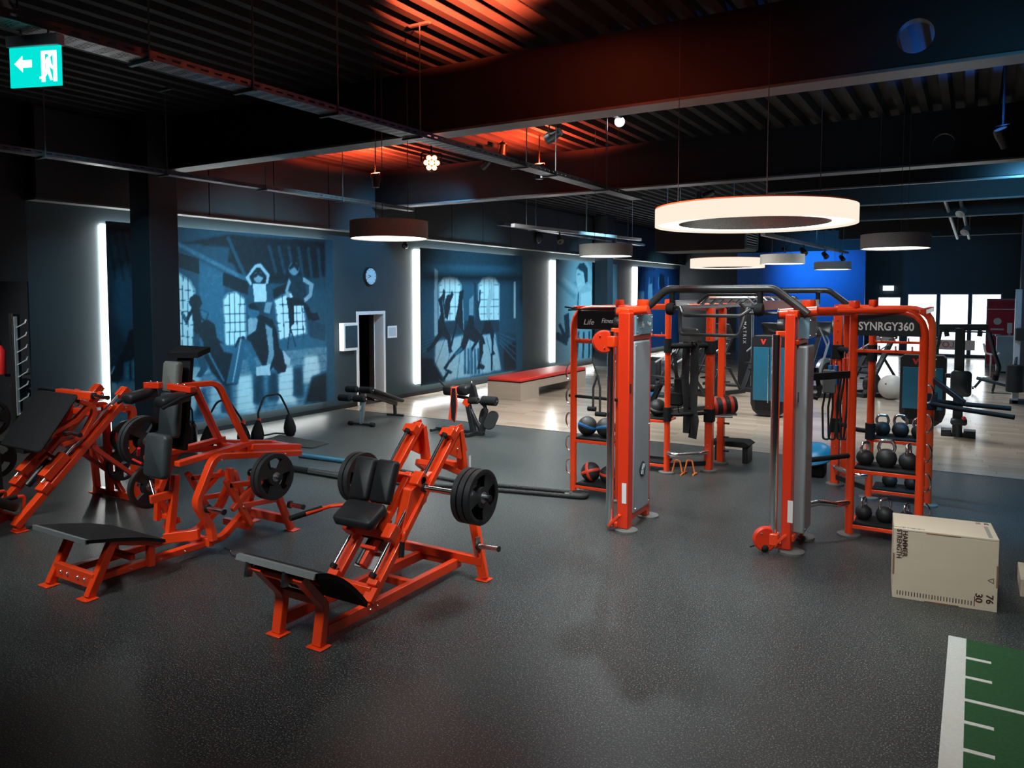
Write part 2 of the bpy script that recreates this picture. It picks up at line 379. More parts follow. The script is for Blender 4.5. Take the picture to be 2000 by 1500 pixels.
# ceiling deck: trapezoid ribs running along the hall
P = .3; prof = []
x = -17.0
while x < 6.0:
    prof += [(x, DECK), (x + .10, DECK), (x + .14, DECK + .11), (x + .26, DECK + .11)]; x += P
prof.append((6.0, DECK)); dk = MB()
n = len(prof); dk.add([(a, -4.0, z) for a, z in prof] + [(a, 36.4, z) for a, z in prof], [(k, k + 1, n + k + 1, n + k) for k in range(n - 1)])
dk.mm((-17, -4, DECK + .13), (6, 36.4, DECK + .2))
struct(dk.build('ceiling', deckm, smooth=0))
def beam(i, Y, x0=-12.0, x1=6.0, holes=(), zb=4.55, t=.12, fw_=.32, mt=None):
    """I-shaped beam across the hall; holes = list of (x, z, radius) through the web"""
    web = MB(); xs = x0
    for hx, hz, hr in holes:
        a, b = hx - hr * 1.5, hx + hr * 1.5; web.mm((xs, Y - t / 2, zb), (a, Y + t / 2, DECK))
        web.mm((a, Y - t / 2, zb), (b, Y + t / 2, hz - hr * 1.5)); web.mm((a, Y - t / 2, hz + hr * 1.5), (b, Y + t / 2, DECK))
        N = 32; vs = []; S = hr * 1.5
        for k in range(N):
            an = 2 * math.pi * k / N; c, s_ = math.cos(an), math.sin(an); q = S / max(abs(c), abs(s_))
            for yy in (Y - t / 2, Y + t / 2): vs += [(hx + hr * c, yy, hz + hr * s_), (hx + q * c, yy, hz + q * s_)]
        fs = []
        for k in range(N):
            j = (k + 1) % N; A, B = k * 4, j * 4
            fs += [(A, A + 1, B + 1, B), (A + 2, B + 2, B + 3, A + 3), (A, B, B + 2, A + 2)]
        web.add(vs, fs); xs = b
    web.mm((xs, Y - t / 2, zb), (x1, Y + t / 2, DECK))
    o = struct(web.build('ceiling_beam_%d' % i, beamm, smooth=0))
    MB().mm((x0, Y - fw_ / 2, zb - .03), (x1, Y + fw_ / 2, zb)).build('flange', mt or flangem, o, smooth=0, bevel=.004)
    return o
beam(1, 7.78, holes=((WY(1788, 70, 7.72).x, min(WY(1788, 70, 7.72).z, 5.12), .15),))
beam(2, 13.55, holes=((WY(1843, 280, 13.5).x, min(WY(1843, 280, 13.5).z, 5.15), .15),))
for i, y in enumerate((15.5, 18.7, 22.5, 29.8)): beam(3 + i, y, x0=WY((1500, 1560, 1640, 1640)[i], 400, y).x, fw_=.1, t=.05)
# ------------------------------------------------------------------ ceiling equipment
def AT(px, py, d):
    return Vector(ray(px, py) * d) + Vector((0, 0, CAMH))
led_w = emit_mat('lamp_white', (1, .97, .92), 3.0)
led_ring = emit_mat('ring_glow', (1, .86, .70), .60)
felt = mat('grey_felt', (.36, .35, .32), .95, noise=(90, .6), bump=(200, .5))
def pendant(px, py, d, D, label, ring=False, h=.2, watt=60):
    c = AT(px, py, d); z = 3.2; c.z = z; r = D / 2
    t = thing('ring_pendant_lamp' if ring else 'drum_pendant_lamp', label, 'lamp', (c.x, c.y, z), 'ring pendant lamps' if ring else 'grey drum pendant lamps')
    if ring:
        ri = r * .74
        MB().lathe([(r - .012, 0), (r, 0), (r, h), (r - .012, h), (r - .012, 0)], c, n=64).build('outer_shade', led_ring, t)
        MB().lathe([(ri, .02), (ri, h - .01), (ri + .012, h - .01), (ri + .012, .02), (ri, .02)], c, n=64).build('inner_band', felt, t)
        MB().lathe([(ri + .03, .022), (r - .03, .022), (r - .03, .04), (ri + .03, .04), (ri + .03, .022)], c, n=64).build('diffuser', led_w, t)
        MB().lathe([(ri, h), (r, h), (r, h + .012), (ri, h + .012), (ri, h)], c, n=64).build('top_rim', mat('red_lit_rim', (.8, .09, .02), .4), t)  # glow of the red light is put into the rim's orange colour
    else:
        MB().lathe([(r - .01, 0), (r, 0), (r, h), (0.001, h), (0.001, h - .01), (r - .01, h - .01), (r - .01, 0)], c, n=48).build('shade', felt, t)
        MB().lathe([(.001, .012), (r - .012, .012), (r - .012, .03), (.001, .03)], c, n=48).build('diffuser', led_w, t)
    wr = MB()
    for k in range(3):
        a = 2 * math.pi * k / 3 + .9; q = (r * .86 if ring else r * .5)
        wr.cyl((c.x + q * math.cos(a), c.y + q * math.sin(a), z + h - .02), (c.x + q * math.cos(a), c.y + q * math.sin(a), DECK), .004, 6)
    wr.build('suspension_wires', mat('wire_dark', (.06, .06, .06), .6), t)
    return t
pendant(1471, 442, 7.2, 1.82, 'large glowing ring lamp with white outer band above the training rig', True, .16)
pendant(1420, 520, 18.5, 1.74, 'smaller glowing ring lamp hanging far behind the training rig', True, .22)
pendant(760, 468, 8.9, .9, 'grey drum lamp hanging in front of the clock wall')
pendant(1183, 499, 13.0, .9, 'grey drum lamp hanging in front of the smiling woman mural')
pendant(1528, 513, 16.2, .9, 'grey drum lamp beside the far ring lamp in front of blue wall')
pendant(1626, 525, 19.8, .9, 'smallest grey drum lamp at the right end of the blue wall')
pendant(1748, 494, 10.8, .9, 'grey drum lamp hanging above the lettered rack header at right')
# cable trays on threaded rods
def tray(label, x, y0, y1, z, rods, wd=.2):
    t = thing('cable_tray', label, 'cable tray', (x, y0, z), 'perforated cable trays')
    b = MB(); n = int((y1 - y0) / .12)
    # perforated: slats across, two edges
    for sx in (-1, 1):
        b.mm((x + sx * wd / 2 - .004, y0, z), (x + sx * wd / 2 + .004, y1, z + .022)); b.mm((x + sx * wd / 2 - .004, y0, z + .038), (x + sx * wd / 2 + .004, y1, z + .06))
        for k in range(n): b.mm((x + sx * wd / 2 - .004, y0 + k * .12, z + .022), (x + sx * wd / 2 + .004, y0 + k * .12 + .05, z + .038))
    for k in range(-3, 4): b.mm((x + k * wd / 7 - .008, y0, z - .002), (x + k * wd / 7 + .008, y1, z + .001))
    for k in range(n): b.mm((x - wd / 2, y0 + k * .12, z - .0015), (x + wd / 2, y0 + k * .12 + .045, z + .0015))
    b.build('perforated_channel', galv, t, smooth=0)
    cb = MB()
    for k in range(4): cb.tube([(x - .06 + .04 * k + .01 * math.sin(q * 1.7 + k), y0 + q * (y1 - y0) / 14, z + .015 + .006 * math.sin(q + k)) for q in range(15)], .011, 0, 6)
    cb.build('cables', black, t)
    for y in rods:
        rb = MB(); rb.cyl((x + wd / 2 + .01, y, z - .02), (x + wd / 2 + .01, y, DECK - .01), .007, 6); rb.mm((x - wd / 2 - .02, y - .015, z - .025), (x + wd / 2 + .03, y + .015, z - .005)); rb.mm((x + wd / 2 - .12, y - .02, DECK - .03), (x + wd / 2 + .14, y + .02, DECK - .005))
        rb.build('hanger_rod', mat('rod_grey', (.12, .125, .13), .5, metal=.4), t, smooth=30)
tray('perforated steel cable tray running past the exit sign under the deck', -5.1, 1.2, 12.6, 4.2, (2.2, 3.35, 4.25, 5.2, 6.4, 8.6, 9.4, 11.1))
tray('perforated steel cable tray running along the mural wall bulkhead', -9.6, 2.2, 12.0, 4.2, (3.0, 5.0, 6.6, 8.3, 10.0), .16)
tray('blue-lit far cable tray in front of the bulkhead', -9.7, 15.5, 24.5, 4.2, (17, 20, 23), .2)
# emergency exit sign hanging under the first tray
ec = WX(70, 130, -5.1); t = thing('exit_sign', 'green illuminated emergency exit sign with arrow and running figure', 'exit sign', (ec.x, ec.y, ec.z - .16))
vr = Vector((math.cos(R(20)), math.sin(R(20)), 0)); vn = Vector((vr.y, -vr.x, 0)); up = Vector((0, 0, 1))
Mx = Matrix((vr, -vn, up)).transposed()
W_, H_ = .37, .25
MB().box(ec + up * (H_ / 2 + .03), (W_ + .01, .06, .07), Mx).build('housing', mat('sign_housing', (.35, .38, .4), .4), t, bevel=.006)
MB().box(ec, (W_, .012, H_), Mx).build('panel', emit_mat('exit_green', (.0, .52, .45), .9), t, smooth=0)
pic = emit_mat('exit_white', (.75, 1, .97), 1.3)
def on(u, v_): return ec + vr * u * W_ + up * v_ * H_ + vn * .007
def flat(pts, m, name): return MB().prism([on(*p) for p in pts], vn * .003).build(name, m, t, smooth=0)
flat([(-.40, .08), (-.24, .27), (-.24, .16), (-.06, .16), (-.06, -.02), (-.24, -.02), (-.24, -.13)], pic, 'arrow')
flat([(.13, .36), (.43, .36), (.43, -.4), (.36, -.4), (.36, .28), (.2, .28), (.2, -.4), (.13, -.4)], pic, 'door_symbol')
flat([(.24, .2), (.3, .22), (.32, .05), (.37, -.08), (.34, -.1), (.28, -.02), (.3, -.14), (.34, -.36), (.3, -.37), (.25, -.18), (.19, -.3), (.09, -.32), (.09, -.27), (.17, -.25), (.22, -.08), (.22, .06), (.15, .0), (.13, .03), (.22, .14)], pic, 'running_figure')
MB().lathe([(.001, -.0015), (.014, -.0015), (.014, .0015), (.001, .0015)], on(.3, .27), vn, 12).build('figure_head', pic, t)
MB().cyl(ec + up * .15 + vr * .1, ec + up * (4.2 - ec.z) + vr * .1, .008, 8).cyl(ec + up * .15 - vr * .1, ec + up * (4.2 - ec.z) - vr * .1, .008, 8).build('suspension', steel, t)
# stage spotlights
def can(label, p, aim, m_face, watt, col, spot=60, r=.09, group=None, leds=0, soft=.08, blend=.6):
    p = Vector(p); d = unit(Vector(aim) - p); t = thing('spotlight', label, 'spotlight', p, group)
    MB().lathe([(.001, -.2), (r * .7, -.2), (r * .8, -.12), (r, -.04), (r, .04), (r - .01, .04), (r - .01, 0), (.001, 0)], p, d, 20).build('housing', black, t)
    if leds:
        a = unit(d.cross(Vector((0, 0, 1)))); b = d.cross(a)
        for k in range(leds):
            an = 2 * math.pi * k / (leds - 1); q = p + d * .005 + (a * math.cos(an) + b * math.sin(an)) * (r * .6 if k < leds - 1 else 0)
            MB().lathe([(.001, .02), (r * .2, .014), (r * .28, 0)], q, d, 12).build('led_lens', m_face, t)
    else: MB().lathe([(.001, .006), (r - .012, .006), (r - .012, .001), (.001, .001)], p, d, 20).build('lens', m_face, t)
    s_ = unit(d.cross(Vector((0, 0, 1)))) if abs(d.z) < .98 else Vector((1, 0, 0))
    top = min(DECK, p.z + .3)
    MB().tube([p + s_ * (r + .015) - d * .06, p + s_ * (r + .015) - d * .06 + Vector((0, 0, .14)), p - s_ * (r + .015) - d * .06 + Vector((0, 0, .14)), p - s_ * (r + .015) - d * .06], .009, .02, 6).cyl(p - d * .06 + Vector((0, 0, .14)), (p.x - d.x * .06, p.y - d.y * .06, DECK + .09), .012, 8).build('yoke', black, t)
    lamp('SPOT', 'spot_light', p + d * .06, watt, col, soft, aim, spot, blend, t)
    return t
redf = emit_mat('red_led', (1, .16, .06), 14); bluef = emit_mat('blue_led', (.1, .3, 1), 6); whitef = emit_mat('white_led', (.8, .93, 1), 12)
RED = (1, .07, .02); BLU = (.03, .22, 1); CYA = (.12, .55, 1); MUR = (.34, .78, 1)
can('red stage spotlight with seven LEDs pointing at the camera', AT(843, 318, 11.0), (0, 1.0, 3.1), redf, 3, RED, 70, .13, None, 7)
can('white ceiling spotlight glowing between the beams', AT(1210, 237, 12.2), (-1, 4, 1.5), whitef, 90, (.8, .93, 1), 80, .09)
SP = 'added ceiling spotlights'
# uplights washing the deck red (one on each side of the first beam)
can('red uplight below the deck before the first beam', (-3.2, 5.0, 4.95), (-3.71, 5.55, 5.60), redf, 7500, (1, .11, .04), 74, .1, 'red uplights', 0, .04, .35)
can('red uplight below the deck beyond the first beam', (-9.9, 11.3, 4.8), (-9.93, 11.32, 5.4), redf, 1300, RED, 160, .1, 'red uplights', 0, .05, .3)
can('red uplight below the deck right of the red LED spotlight', (-6.7, 12.0, 4.8), (-6.7, 12.005, 5.6), redf, 700, RED, 156, .1, 'red uplights', 0, .05, .3)
can('red spotlight grazing the first beam flange', (-1.4, 2.5, 3.95), (-3.1, 7.7, 4.5), redf, 35, RED, 22, .08, 'red uplights', 0, .05, 1)
# ceiling spots and housings added as main light for machines and floor
for i, (p, a, wt, cl, an) in enumerate([
    ((-6.3, .9, 5.15), (-6.6, 4.7, .5), 520, (.92, 1, .99), 60), ((-3.5, .9, 5.15), (-4.2, 5.2, .5), 470, (.92, 1, .99), 58),
    ((-9.3, 2.2, 5.15), (-9.0, 4.9, .4), 420, (.96, 1, .98), 70), ((-2.6, 6.0, 5.15), (-2.6, 7.0, .0), 760, (.88, 1, 1), 80),
    ((-.2, 3.0, 5.15), (-.1, 6.6, .2), 420, (1, .97, .9), 75), ((-5.6, 8.9, 5.15), (-5.9, 9.9, .0), 1900, (.93, 1, .98), 100),
    ((-2.3, 9.6, 5.15), (-2.4, 9.9, .0), 330, (.9, .97, 1), 110), ((-7.6, 12.2, 5.15), (-9.2, 13.4, 0), 620, (1, .97, .92), 100),
    ((-5.0, 14.8, 5.15), (-5.2, 15.2, 0), 950, (1, .98, .94), 125), ((-1.2, 16.8, 5.15), (-1.2, 17, 0), 700, (.9, .97, 1), 120), ((-6.5, 20.5, 5.15), (-6.8, 20.8, 0), 700, (.95, .97, 1), 125),
    ((-1.5, 23, 5.15), (-1.5, 23.5, 0), 600, (.9, .97, 1), 120)]):
    can(['added spotlight over the lever squat machine', 'spotlight over the hack squat machine', 'added spotlight over the leg press', 'added spotlight aimed at the training rig from the front', 'added spotlight over the wooden box', 'added spotlight over the middle of the rubber floor', 'added spotlight inside the training rig', 'added spotlight over the incline bench', 'added spotlight over the plank floor behind the rig', 'added spotlight over the weight-stack machines', 'added spotlight over the cardio machines', 'added spotlight over the far right plank floor'][i], p, a, whitef, wt, cl, an, .07, SP, 0, .45, 1)
# blue washers
for i, (p, a, wt, an) in enumerate([((-8.4, 12.8, 5.1), (-12.1, 13.8, 3.2), 420, 60), ((-5.2, 16.9, 4.75), (-12.1, 17.7, 2.1), 1500, 46), ((-5.2, 24.0, 4.75), (-12.1, 25, 2.1), 1500, 46), ((-5.2, 9.6, 4.75), (-12.1, 10.2, 2.1), 1500, 46),
    ((-6.5, 31.5, 4.3), (-5.8, 34.6, 3.4), 420, 85), ((.2, 11.0, 4.5), (-.1, 10.6, 5.4), 170, 140), ((.8, 15.0, 4.3), (.2, 18, 4.6), 200, 140), ((-1.5, 31.0, 4.3), (-1.5, 36, 2.9), 70, 100), ((.9, 8.9, 4.9), (.35, 10.9, 0), 560, 55), ((-7.0, 3.4, 4.9), (-11.8, 7.3, 2.0), 420, 34), ((-8, 30.5, 5.1), (-12.1, 32, 2), 500, 60), ((1.1, 5.6, 3.9), (-.2, 7.8, 4.5), 60, 50)]):
    can(['blue washer aimed at the clock wall', 'blue washer aimed at the dancers mural', 'blue washer aimed at the smiling woman mural', 'blue washer aimed at the athletes mural', 'blue washer aimed at the blue feature wall', 'blue uplight below the deck at right', 'blue washer along the far beams', 'blue washer on the far window wall', 'blue washer on the rubber floor at right', 'cool washer aimed at the mural behind the pillar', 'cool washer aimed at the farthest mural', 'blue washer grazing the first beam flange'][i], p, a, bluef, wt, (BLU if i == 5 else (.05, .42, 1) if i == 4 else MUR if i in (1, 2, 3, 9, 10) else CYA), an, .08, 'blue stage washers', 0, .1, 1)
can('added spotlight in the dark side room at the left', (-12.7, 2.6, 5.1), (-13.1, 6.2, 1.0), whitef, 700, (1, .9, .8), 80, .07, SP, 0, .3, .9)  # lamp added to brighten the side room and its rack
# lighting tracks with small spots
def track(label, a, b, spots):
    a, b = Vector(a), Vector(b); t = thing('lighting_track', label, 'lighting track', a, 'lighting tracks')
    MB().bar(a, b, .09, .07).build('rail', mat('track_grey', (.32, .34, .36), .4, metal=.3), t, smooth=0)
    hr = MB()
    for s_ in (.08, .5, .92): q = a.lerp(b, s_); hr.cyl(q, (q.x, q.y, DECK), .008, 6)
    hr.build('hanger_rods', steel, t)
    for s_ in spots:
        q = a.lerp(b, s_); h = MB(); h.cyl(q - Vector((0, 0, .03)), q - Vector((0, 0, .14)), .018, 8); h.lathe([(.001, -.1), (.06, -.1), (.075, .09), (.055, .09), (.001, .05)], q - Vector((0, 0, .2)), (.5, -.5, -.6), 14)
        h.build('track_spot', black, t)
track('blue-lit lighting track left of the air duct', AT(1002, 440, 15.5), AT(1250, 468, 21), (.3, .75))
track('blue-lit lighting track right of the air duct', AT(1490, 457, 14.5), AT(1655, 494, 25), (.35, .62, .9))
# air duct box with grille
a0 = AT(1250, 478, 13.4); t = thing('air_duct', 'dark rectangular air duct with grille at its end', 'air duct', (a0.x, a0.y, 3.35))
X0, X1, Yd = AT(1250, 470, 13.6).x, AT(1445, 470, 13.2).x, 13.62
zb, zt = WY(1440, 487, Yd).z, 4.2
MB().mm((X0, Yd, zb), (X1 + .02, Yd + .9, zt)).build('duct_body', mat('duct_dark', (.022, .023, .025), .5, noise=(3, .2)), t, smooth=0, bevel=.01)
g = MB(); gx0, gx1 = X1 + .02, X1 + .05
g.mm((gx0, Yd + .02, zb + .02), (gx1, Yd + .07, zt - .3)); g.mm((gx0, Yd + .83, zb + .02), (gx1, Yd + .88, zt - .3)); g.mm((gx0, Yd + .02, zb + .02), (gx1, Yd + .88, zb + .07)); g.mm((gx0, Yd + .02, zt - .34), (gx1, Yd + .88, zt - .3))
gr = g.build('grille_frame', mat('grille_blue_grey', (.25, .33, .38), .4, metal=.3), t, smooth=0)
k = zb + .1
while k < zt - .36: MB().box((gx0 + .012, Yd + .45, k), (.02, .76, .012), ry(35)).build('slat', mat('grille_blue_grey', (.25, .33, .38), .4), gr, smooth=0); k += .045
hr = MB()
for xx in (X0 + .2, X1 - .2):
    for yy in (Yd + .1, Yd + .8): hr.cyl((xx, yy, zt), (xx, yy, DECK), .01, 6)
hr.build('hanger_rods', steel, t)
# ladder-like truss hanging on the far beams
q0, q1 = AT(1830, 345, 16.5), AT(1870, 465, 22.5); q2, q3 = AT(1862, 330, 16.5), AT(1893, 465, 22.5)
t = thing('lighting_ladder', 'two blue-lit hanging truss tubes with small spotlights at right', 'truss', q0)
lm = mat('truss_alu', (.4, .43, .46), .35, metal=.6, noise=(9, .3))
MB().cyl(q0, q1, .045, 10).build('truss_tube', lm, t); MB().cyl(q2, q3, .045, 10).build('truss_tube', lm, t)
for s_ in (.15, .45, .75):
    a, b = q0.lerp(q1, s_), q2.lerp(q3, s_); MB().cyl(a, b, .02, 8).build('rung', black, t)
    MB().lathe([(.001, -.1), (.09, -.1), (.11, .1), (.08, .1), (.001, .04)], b - Vector((0, 0, .16)), (-.3, -.6, -.6), 14).build('spot_head', lm, t)
hr = MB()
for q in (q0, q2, q1, q3): hr.cyl(q, (q.x, q.y, DECK), .01, 6)
hr.build('hanger_rods', steel, t)
MB_s = MB().lathe([(.001, .03), (.05, .03), (.06, 0), (.06, -.03), (.001, -.03)], (0, 0, 0), n=16)
o = tag(MB().lathe([(.001, -.05), (.05, -.045), (.07, -.01), (.07, .0), (.001, 0)], WY(1777, 232, 10.5), n=18).build('smoke_detector', mat('detector_red', (.4, .12, .1), .5)), 'small round smoke detector on the deck at right', 'smoke detector')
o.location.z += DECK - WY(1777, 232, 10.5).z - .002
# ------------------------------------------------------------------ wall prints with LED frames
ledm = emit_mat('led_diffuser', (.98, 1, .97), 2.2); ledhot = emit_mat('led_strip', (.98, 1, .97), 22)
def print_mat(name, lo, mid, hi):
    m = bpy.data.materials.new(name); m.use_nodes = True; nt = m.node_tree; b = nt.nodes['Principled BSDF']
    at = nt.nodes.new('ShaderNodeAttribute'); at.attribute_name = 'tone'
    tc = nt.nodes.new('ShaderNodeTexCoord'); n = nt.nodes.new('ShaderNodeTexNoise'); n.inputs['Scale'].default_value = 9; n.inputs['Detail'].default_value = 8; n.inputs['Roughness'].default_value = .65
    nt.links.new(tc.outputs['Object'], n.inputs['Vector'])
    ma = nt.nodes.new('ShaderNodeMath'); ma.operation = 'MULTIPLY_ADD'; ma.inputs[1].default_value = .26; mb_ = nt.nodes.new('ShaderNodeMath'); mb_.operation = 'SUBTRACT'; mb_.inputs[1].default_value = .13
    nt.links.new(n.outputs['Fac'], ma.inputs[0]); nt.links.new(at.outputs['Fac'], ma.inputs[2]); nt.links.new(ma.outputs[0], mb_.inputs[0])
    r = nt.nodes.new('ShaderNodeValToRGB'); e = r.color_ramp.elements; e[0].position = 0; e[0].color = (*lo, 1); e[1].position = 1; e[1].color = (*hi, 1)
    x = e.new(.42); x.color = (*mid, 1); nt.links.new(mb_.outputs[0], r.inputs[0]); nt.links.new(r.outputs[0], b.inputs['Base Color']); b.inputs['Roughness'].default_value = .55; return m
PX = WALLX + .27            # face of the print
class Canvas:
    """tone raster of a print on the wall plane; outlines are given as photo points projected to the wall"""
    def __init__(s, y0, y1, z0, z1, d=.018, base=.3):
        s.y0, s.y1, s.z0, s.z1 = y0, y1, z0, z1; s.nx = int((y1 - y0) / d) + 1; s.nz = int((z1 - z0) / d) + 1
        s.Y, s.Zz = np.meshgrid(np.linspace(y0, y1, s.nx), np.linspace(z0, z1, s.nz)); s.t = np.full(s.Y.shape, base, float)
    def poly(s, pts, tone, mapf, a=1., soft=0, blur=0):
        q = [WX(*mapf(*p), PX) for p in pts]; py = [v.y for v in q]; pz = [v.z for v in q]; ins = np.zeros(s.Y.shape, bool); n = len(q); j = n - 1
        for i in range(n):
            c = ((pz[i] > s.Zz) != (pz[j] > s.Zz)); den = (pz[j] - pz[i]) or 1e-9
            ins ^= c & (s.Y < (py[j] - py[i]) * (s.Zz - pz[i]) / den + py[i]); j = i
        k = ins.astype(float)
        for _ in range(blur): k = s._b(k)
        k *= a; s.t = s.t * (1 - k) + (tone(s.Y, s.Zz) if callable(tone) else tone) * k; return s
    def disc(s, c, r, tone, mapf, sy=1.): 
        return s.poly([(c[0] + r * math.cos(a / 12 * math.pi * 2), c[1] + r * sy * math.sin(a / 12 * math.pi * 2)) for a in range(12)], tone, mapf)
    def line(s, p, q, wd, tone, mapf, a=1.):
        dx, dy = q[0] - p[0], q[1] - p[1]; L = math.hypot(dx, dy) or 1; nx_, ny_ = -dy / L * wd / 2, dx / L * wd / 2
        return s.poly([(p[0] + nx_, p[1] + ny_), (q[0] + nx_, q[1] + ny_), (q[0] - nx_, q[1] - ny_), (p[0] - nx_, p[1] - ny_)], tone, mapf, a)
    @staticmethod
    def _b(k):
        p = np.pad(k, 1, mode='edge'); return (p[1:-1, 1:-1] * 2 + p[:-2, 1:-1] + p[2:, 1:-1] + p[1:-1, :-2] + p[1:-1, 2:]) / 6
    def build(s, name, m, parent):
        s.t = np.clip((s._b(s.t) - .45) * 1.3 + .42, 0, 1); nx_, nz_ = s.nx, s.nz; o0 = parent.location
        co = np.stack([np.full(s.Y.size, PX) - o0.x, s.Y.ravel() - o0.y, s.Zz.ravel() - o0.z], 1)
        i = np.arange((nz_ - 1) * (nx_ - 1)); rr = i // (nx_ - 1); cc = i % (nx_ - 1); a = rr * nx_ + cc
        fs = np.stack([a, a + 1, a + nx_ + 1, a + nx_], 1)
        me = bpy.data.meshes.new(name); me.from_pydata(co.tolist(), [], fs.tolist()); me.update()
        at = me.attributes.new('tone', 'FLOAT', 'POINT'); at.data.foreach_set('value', np.clip(s.t, 0, 1).ravel().astype(np.float32)); me.materials.append(m)
        o = bpy.data.objects.new(name, me); C.objects.link(o); o.parent = parent; return o
def mural(label, y0, y1, z0=.27, z1=3.72):
    t = thing('wall_mural', label, 'wall mural', (PX, (y0 + y1) / 2, z0), 'LED-framed wall murals')
    MB().mm((PX - .03, y0, z0), (PX - .002, y1, z1)).build('backing_panel', mat('panel_edge', (.03, .035, .04), .5), t, smooth=0)
    i = .05
    for nm, a, b in (('side', (WALLX + .03, y0 + i, z0 + i), (PX - .04, y0 + i + .015, z1 - i)), ('side', (WALLX + .03, y1 - i - .015, z0 + i), (PX - .04, y1 - i, z1 - i)),
                     ('top', (WALLX + .03, y0 + i, z1 - i - .015), (PX - .04, y1 - i, z1 - i)), ('bottom', (WALLX + .03, y0 + i, z0 + i), (PX - .04, y1 - i, z0 + i + .015))):
        MB().mm(a, b).build('light_diffuser', ledm, t, smooth=0)
        MB().mm((WALLX + .004, min(a[1], b[1]) - (.02 if nm != 'top' and nm != 'bottom' and a[1] < (y0 + y1) / 2 else 0), a[2] - (.02 if nm == 'bottom' else 0)), (WALLX + .028, b[1] + (.02 if nm == 'side' and a[1] > (y0 + y1) / 2 else 0), b[2] + (.02 if nm == 'top' else 0))).build('led_strip', ledhot, t, smooth=0)
    MB().mm((WALLX, y0 + .3, z0 + .3), (PX - .03, y0 + .36, z1 - .3)).mm((WALLX, y1 - .36, z0 + .3), (PX - .03, y1 - .3, z1 - .3)).build('standoff_frame', black, t, smooth=0)
    return t
blueprint = print_mat('blue_photo_print', (.003, .010, .018), (.022, .125, .215), (.62, .80, .86))
# --- print 1: athletes in an old hall
M1 = lambda X, Y: (X / 2.857, 400 + Y / 2.857)
t = mural('wide blue photo mural of athletes jumping and doing sit-ups in an old hall', 7.12, 12.12)
c = Canvas(7.12, 12.12, .27, 3.72, .016, .30)
c.poly([(540, 110), (770, 120), (770, 1000), (560, 1000)], .17, M1, blur=6); c.poly([(640, 380), (770, 330), (770, 700), (700, 760), (640, 600)], .42, M1, .7, blur=30)
for k in range(5): c.line((560 + 40 * k, 130), (600 + 45 * k, 420), 14, .08, M1, .5)
c.poly([(985, 150), (1260, 170), (1250, 390), (1110, 300), (985, 225)], .30, M1, blur=6)
c.poly([(1000, 215), (1270, 165), (1815, 205), (1815, 470), (1520, 440), (1380, 470), (1300, 330), (1270, 320), (1280, 240)], .13, M1, blur=3)
for k in range(6): c.line((1500 + 55 * k, 225 + 3 * k), (1540 + 50 * k, 380 + 8 * k), 16, .3, M1, .6)
c.line((985, 215), (1380, 420), 26, .55, M1, .7); c.line((1270, 180), (1400, 470), 18, .4, M1, .6)
c.poly([(1390, 470), (1815, 400), (1815, 800), (1390, 900)], .30, M1, .8, blur=6); c.poly([(1110, 310), (1250, 380), (1260, 900), (1110, 920)], .48, M1, .8, blur=4)
c.poly([(985, 790), (1260, 785), (1820, 720), (1820, 800), (985, 960)], .42, M1, .8, blur=4)
c.poly([(985, 265), (1110, 300), (1110, 385), (985, 345)], .07, M1); c.poly([(1245, 375), (1385, 430), (1385, 505), (1245, 450)], .09, M1); c.poly([(1520, 470), (1600, 440), (1700, 450), (1700, 490), (1530, 530)], .12, M1)
for w_, fr in (([(990, 370), (1060, 415), (1092, 470), (1092, 650), (1080, 800), (990, 812)], .6), ([(1242, 530), (1262, 490), (1320, 480), (1370, 520), (1380, 745), (1335, 785), (1255, 795)], .55), ([(1525, 530), (1590, 492), (1640, 476), (1698, 510), (1718, 722), (1553, 760)], .5)): c.poly(w_, fr, M1)
WN = ([(990, 388), (1055, 430), (1080, 480), (1080, 650), (1070, 788), (990, 800)], [(1250, 535), (1272, 500), (1320, 492), (1360, 530), (1368, 738), (1330, 774), (1262, 784)], [(1536, 535), (1600, 502), (1640, 488), (1688, 520), (1706, 714), (1562, 748)])
for w_ in WN: c.poly(w_, .93, M1)
for x in (1020, 1050): c.line((x, 395), (x - 2, 795), 4, .2, M1)
for y in (470, 530, 590, 660, 730): c.line((990, y), (1085, y + 12), 4, .2, M1)
for x in (1280, 1308, 1338): c.line((x, 495), (x + 3, 782), 4, .2, M1)
for y in (560, 610, 660, 710): c.line((1250, y), (1370, y - 4), 4, .2, M1)
for x in (1575, 1612, 1650, 1682): c.line((x, 495), (x + 12, 748), 4, .2, M1)
for y in (560, 610, 660, 705): c.line((1540, y), (1702, y - 10), 4, .2, M1)
# glossy floor of the print
c.poly([(560, 1000), (1000, 945), (1200, 900), (1600, 812), (1825, 790), (1825, 1100), (560, 1330)], .50, M1, blur=2)
for (x, y, l, tn) in ((1040, 1000, 150, .85), (1330, 1010, 150, .9), (1560, 960, 150, .85), (1700, 900, 90, .8), (1180, 1060, 110, .75)): c.poly([(x, y - 50), (x + 70, y - 60), (x + 95, y + l), (x - 10, y + l)], tn, M1, .85, blur=10)
for (x, y, l) in ((1240, 1010, 150), (1420, 960, 150), (1500, 980, 110), (1640, 950, 120), (1100, 1080, 100)): c.poly([(x, y - 40), (x + 45, y - 45), (x + 55, y + l), (x - 5, y + l)], .13, M1, .8, blur=8)
for k in range(7): c.line((990, 980 + 38 * k), (1822, 830 + 40 * k), 4, .2, M1, .22)
c.poly([(1740, 960), (1825, 930), (1825, 1100), (1700, 1110)], .08, M1, .9, blur=8); c.poly([(985, 900), (1100, 905), (1180, 930), (985, 965)], .75, M1, .7, blur=4)
DK, MD, LT = .10, .26, .62
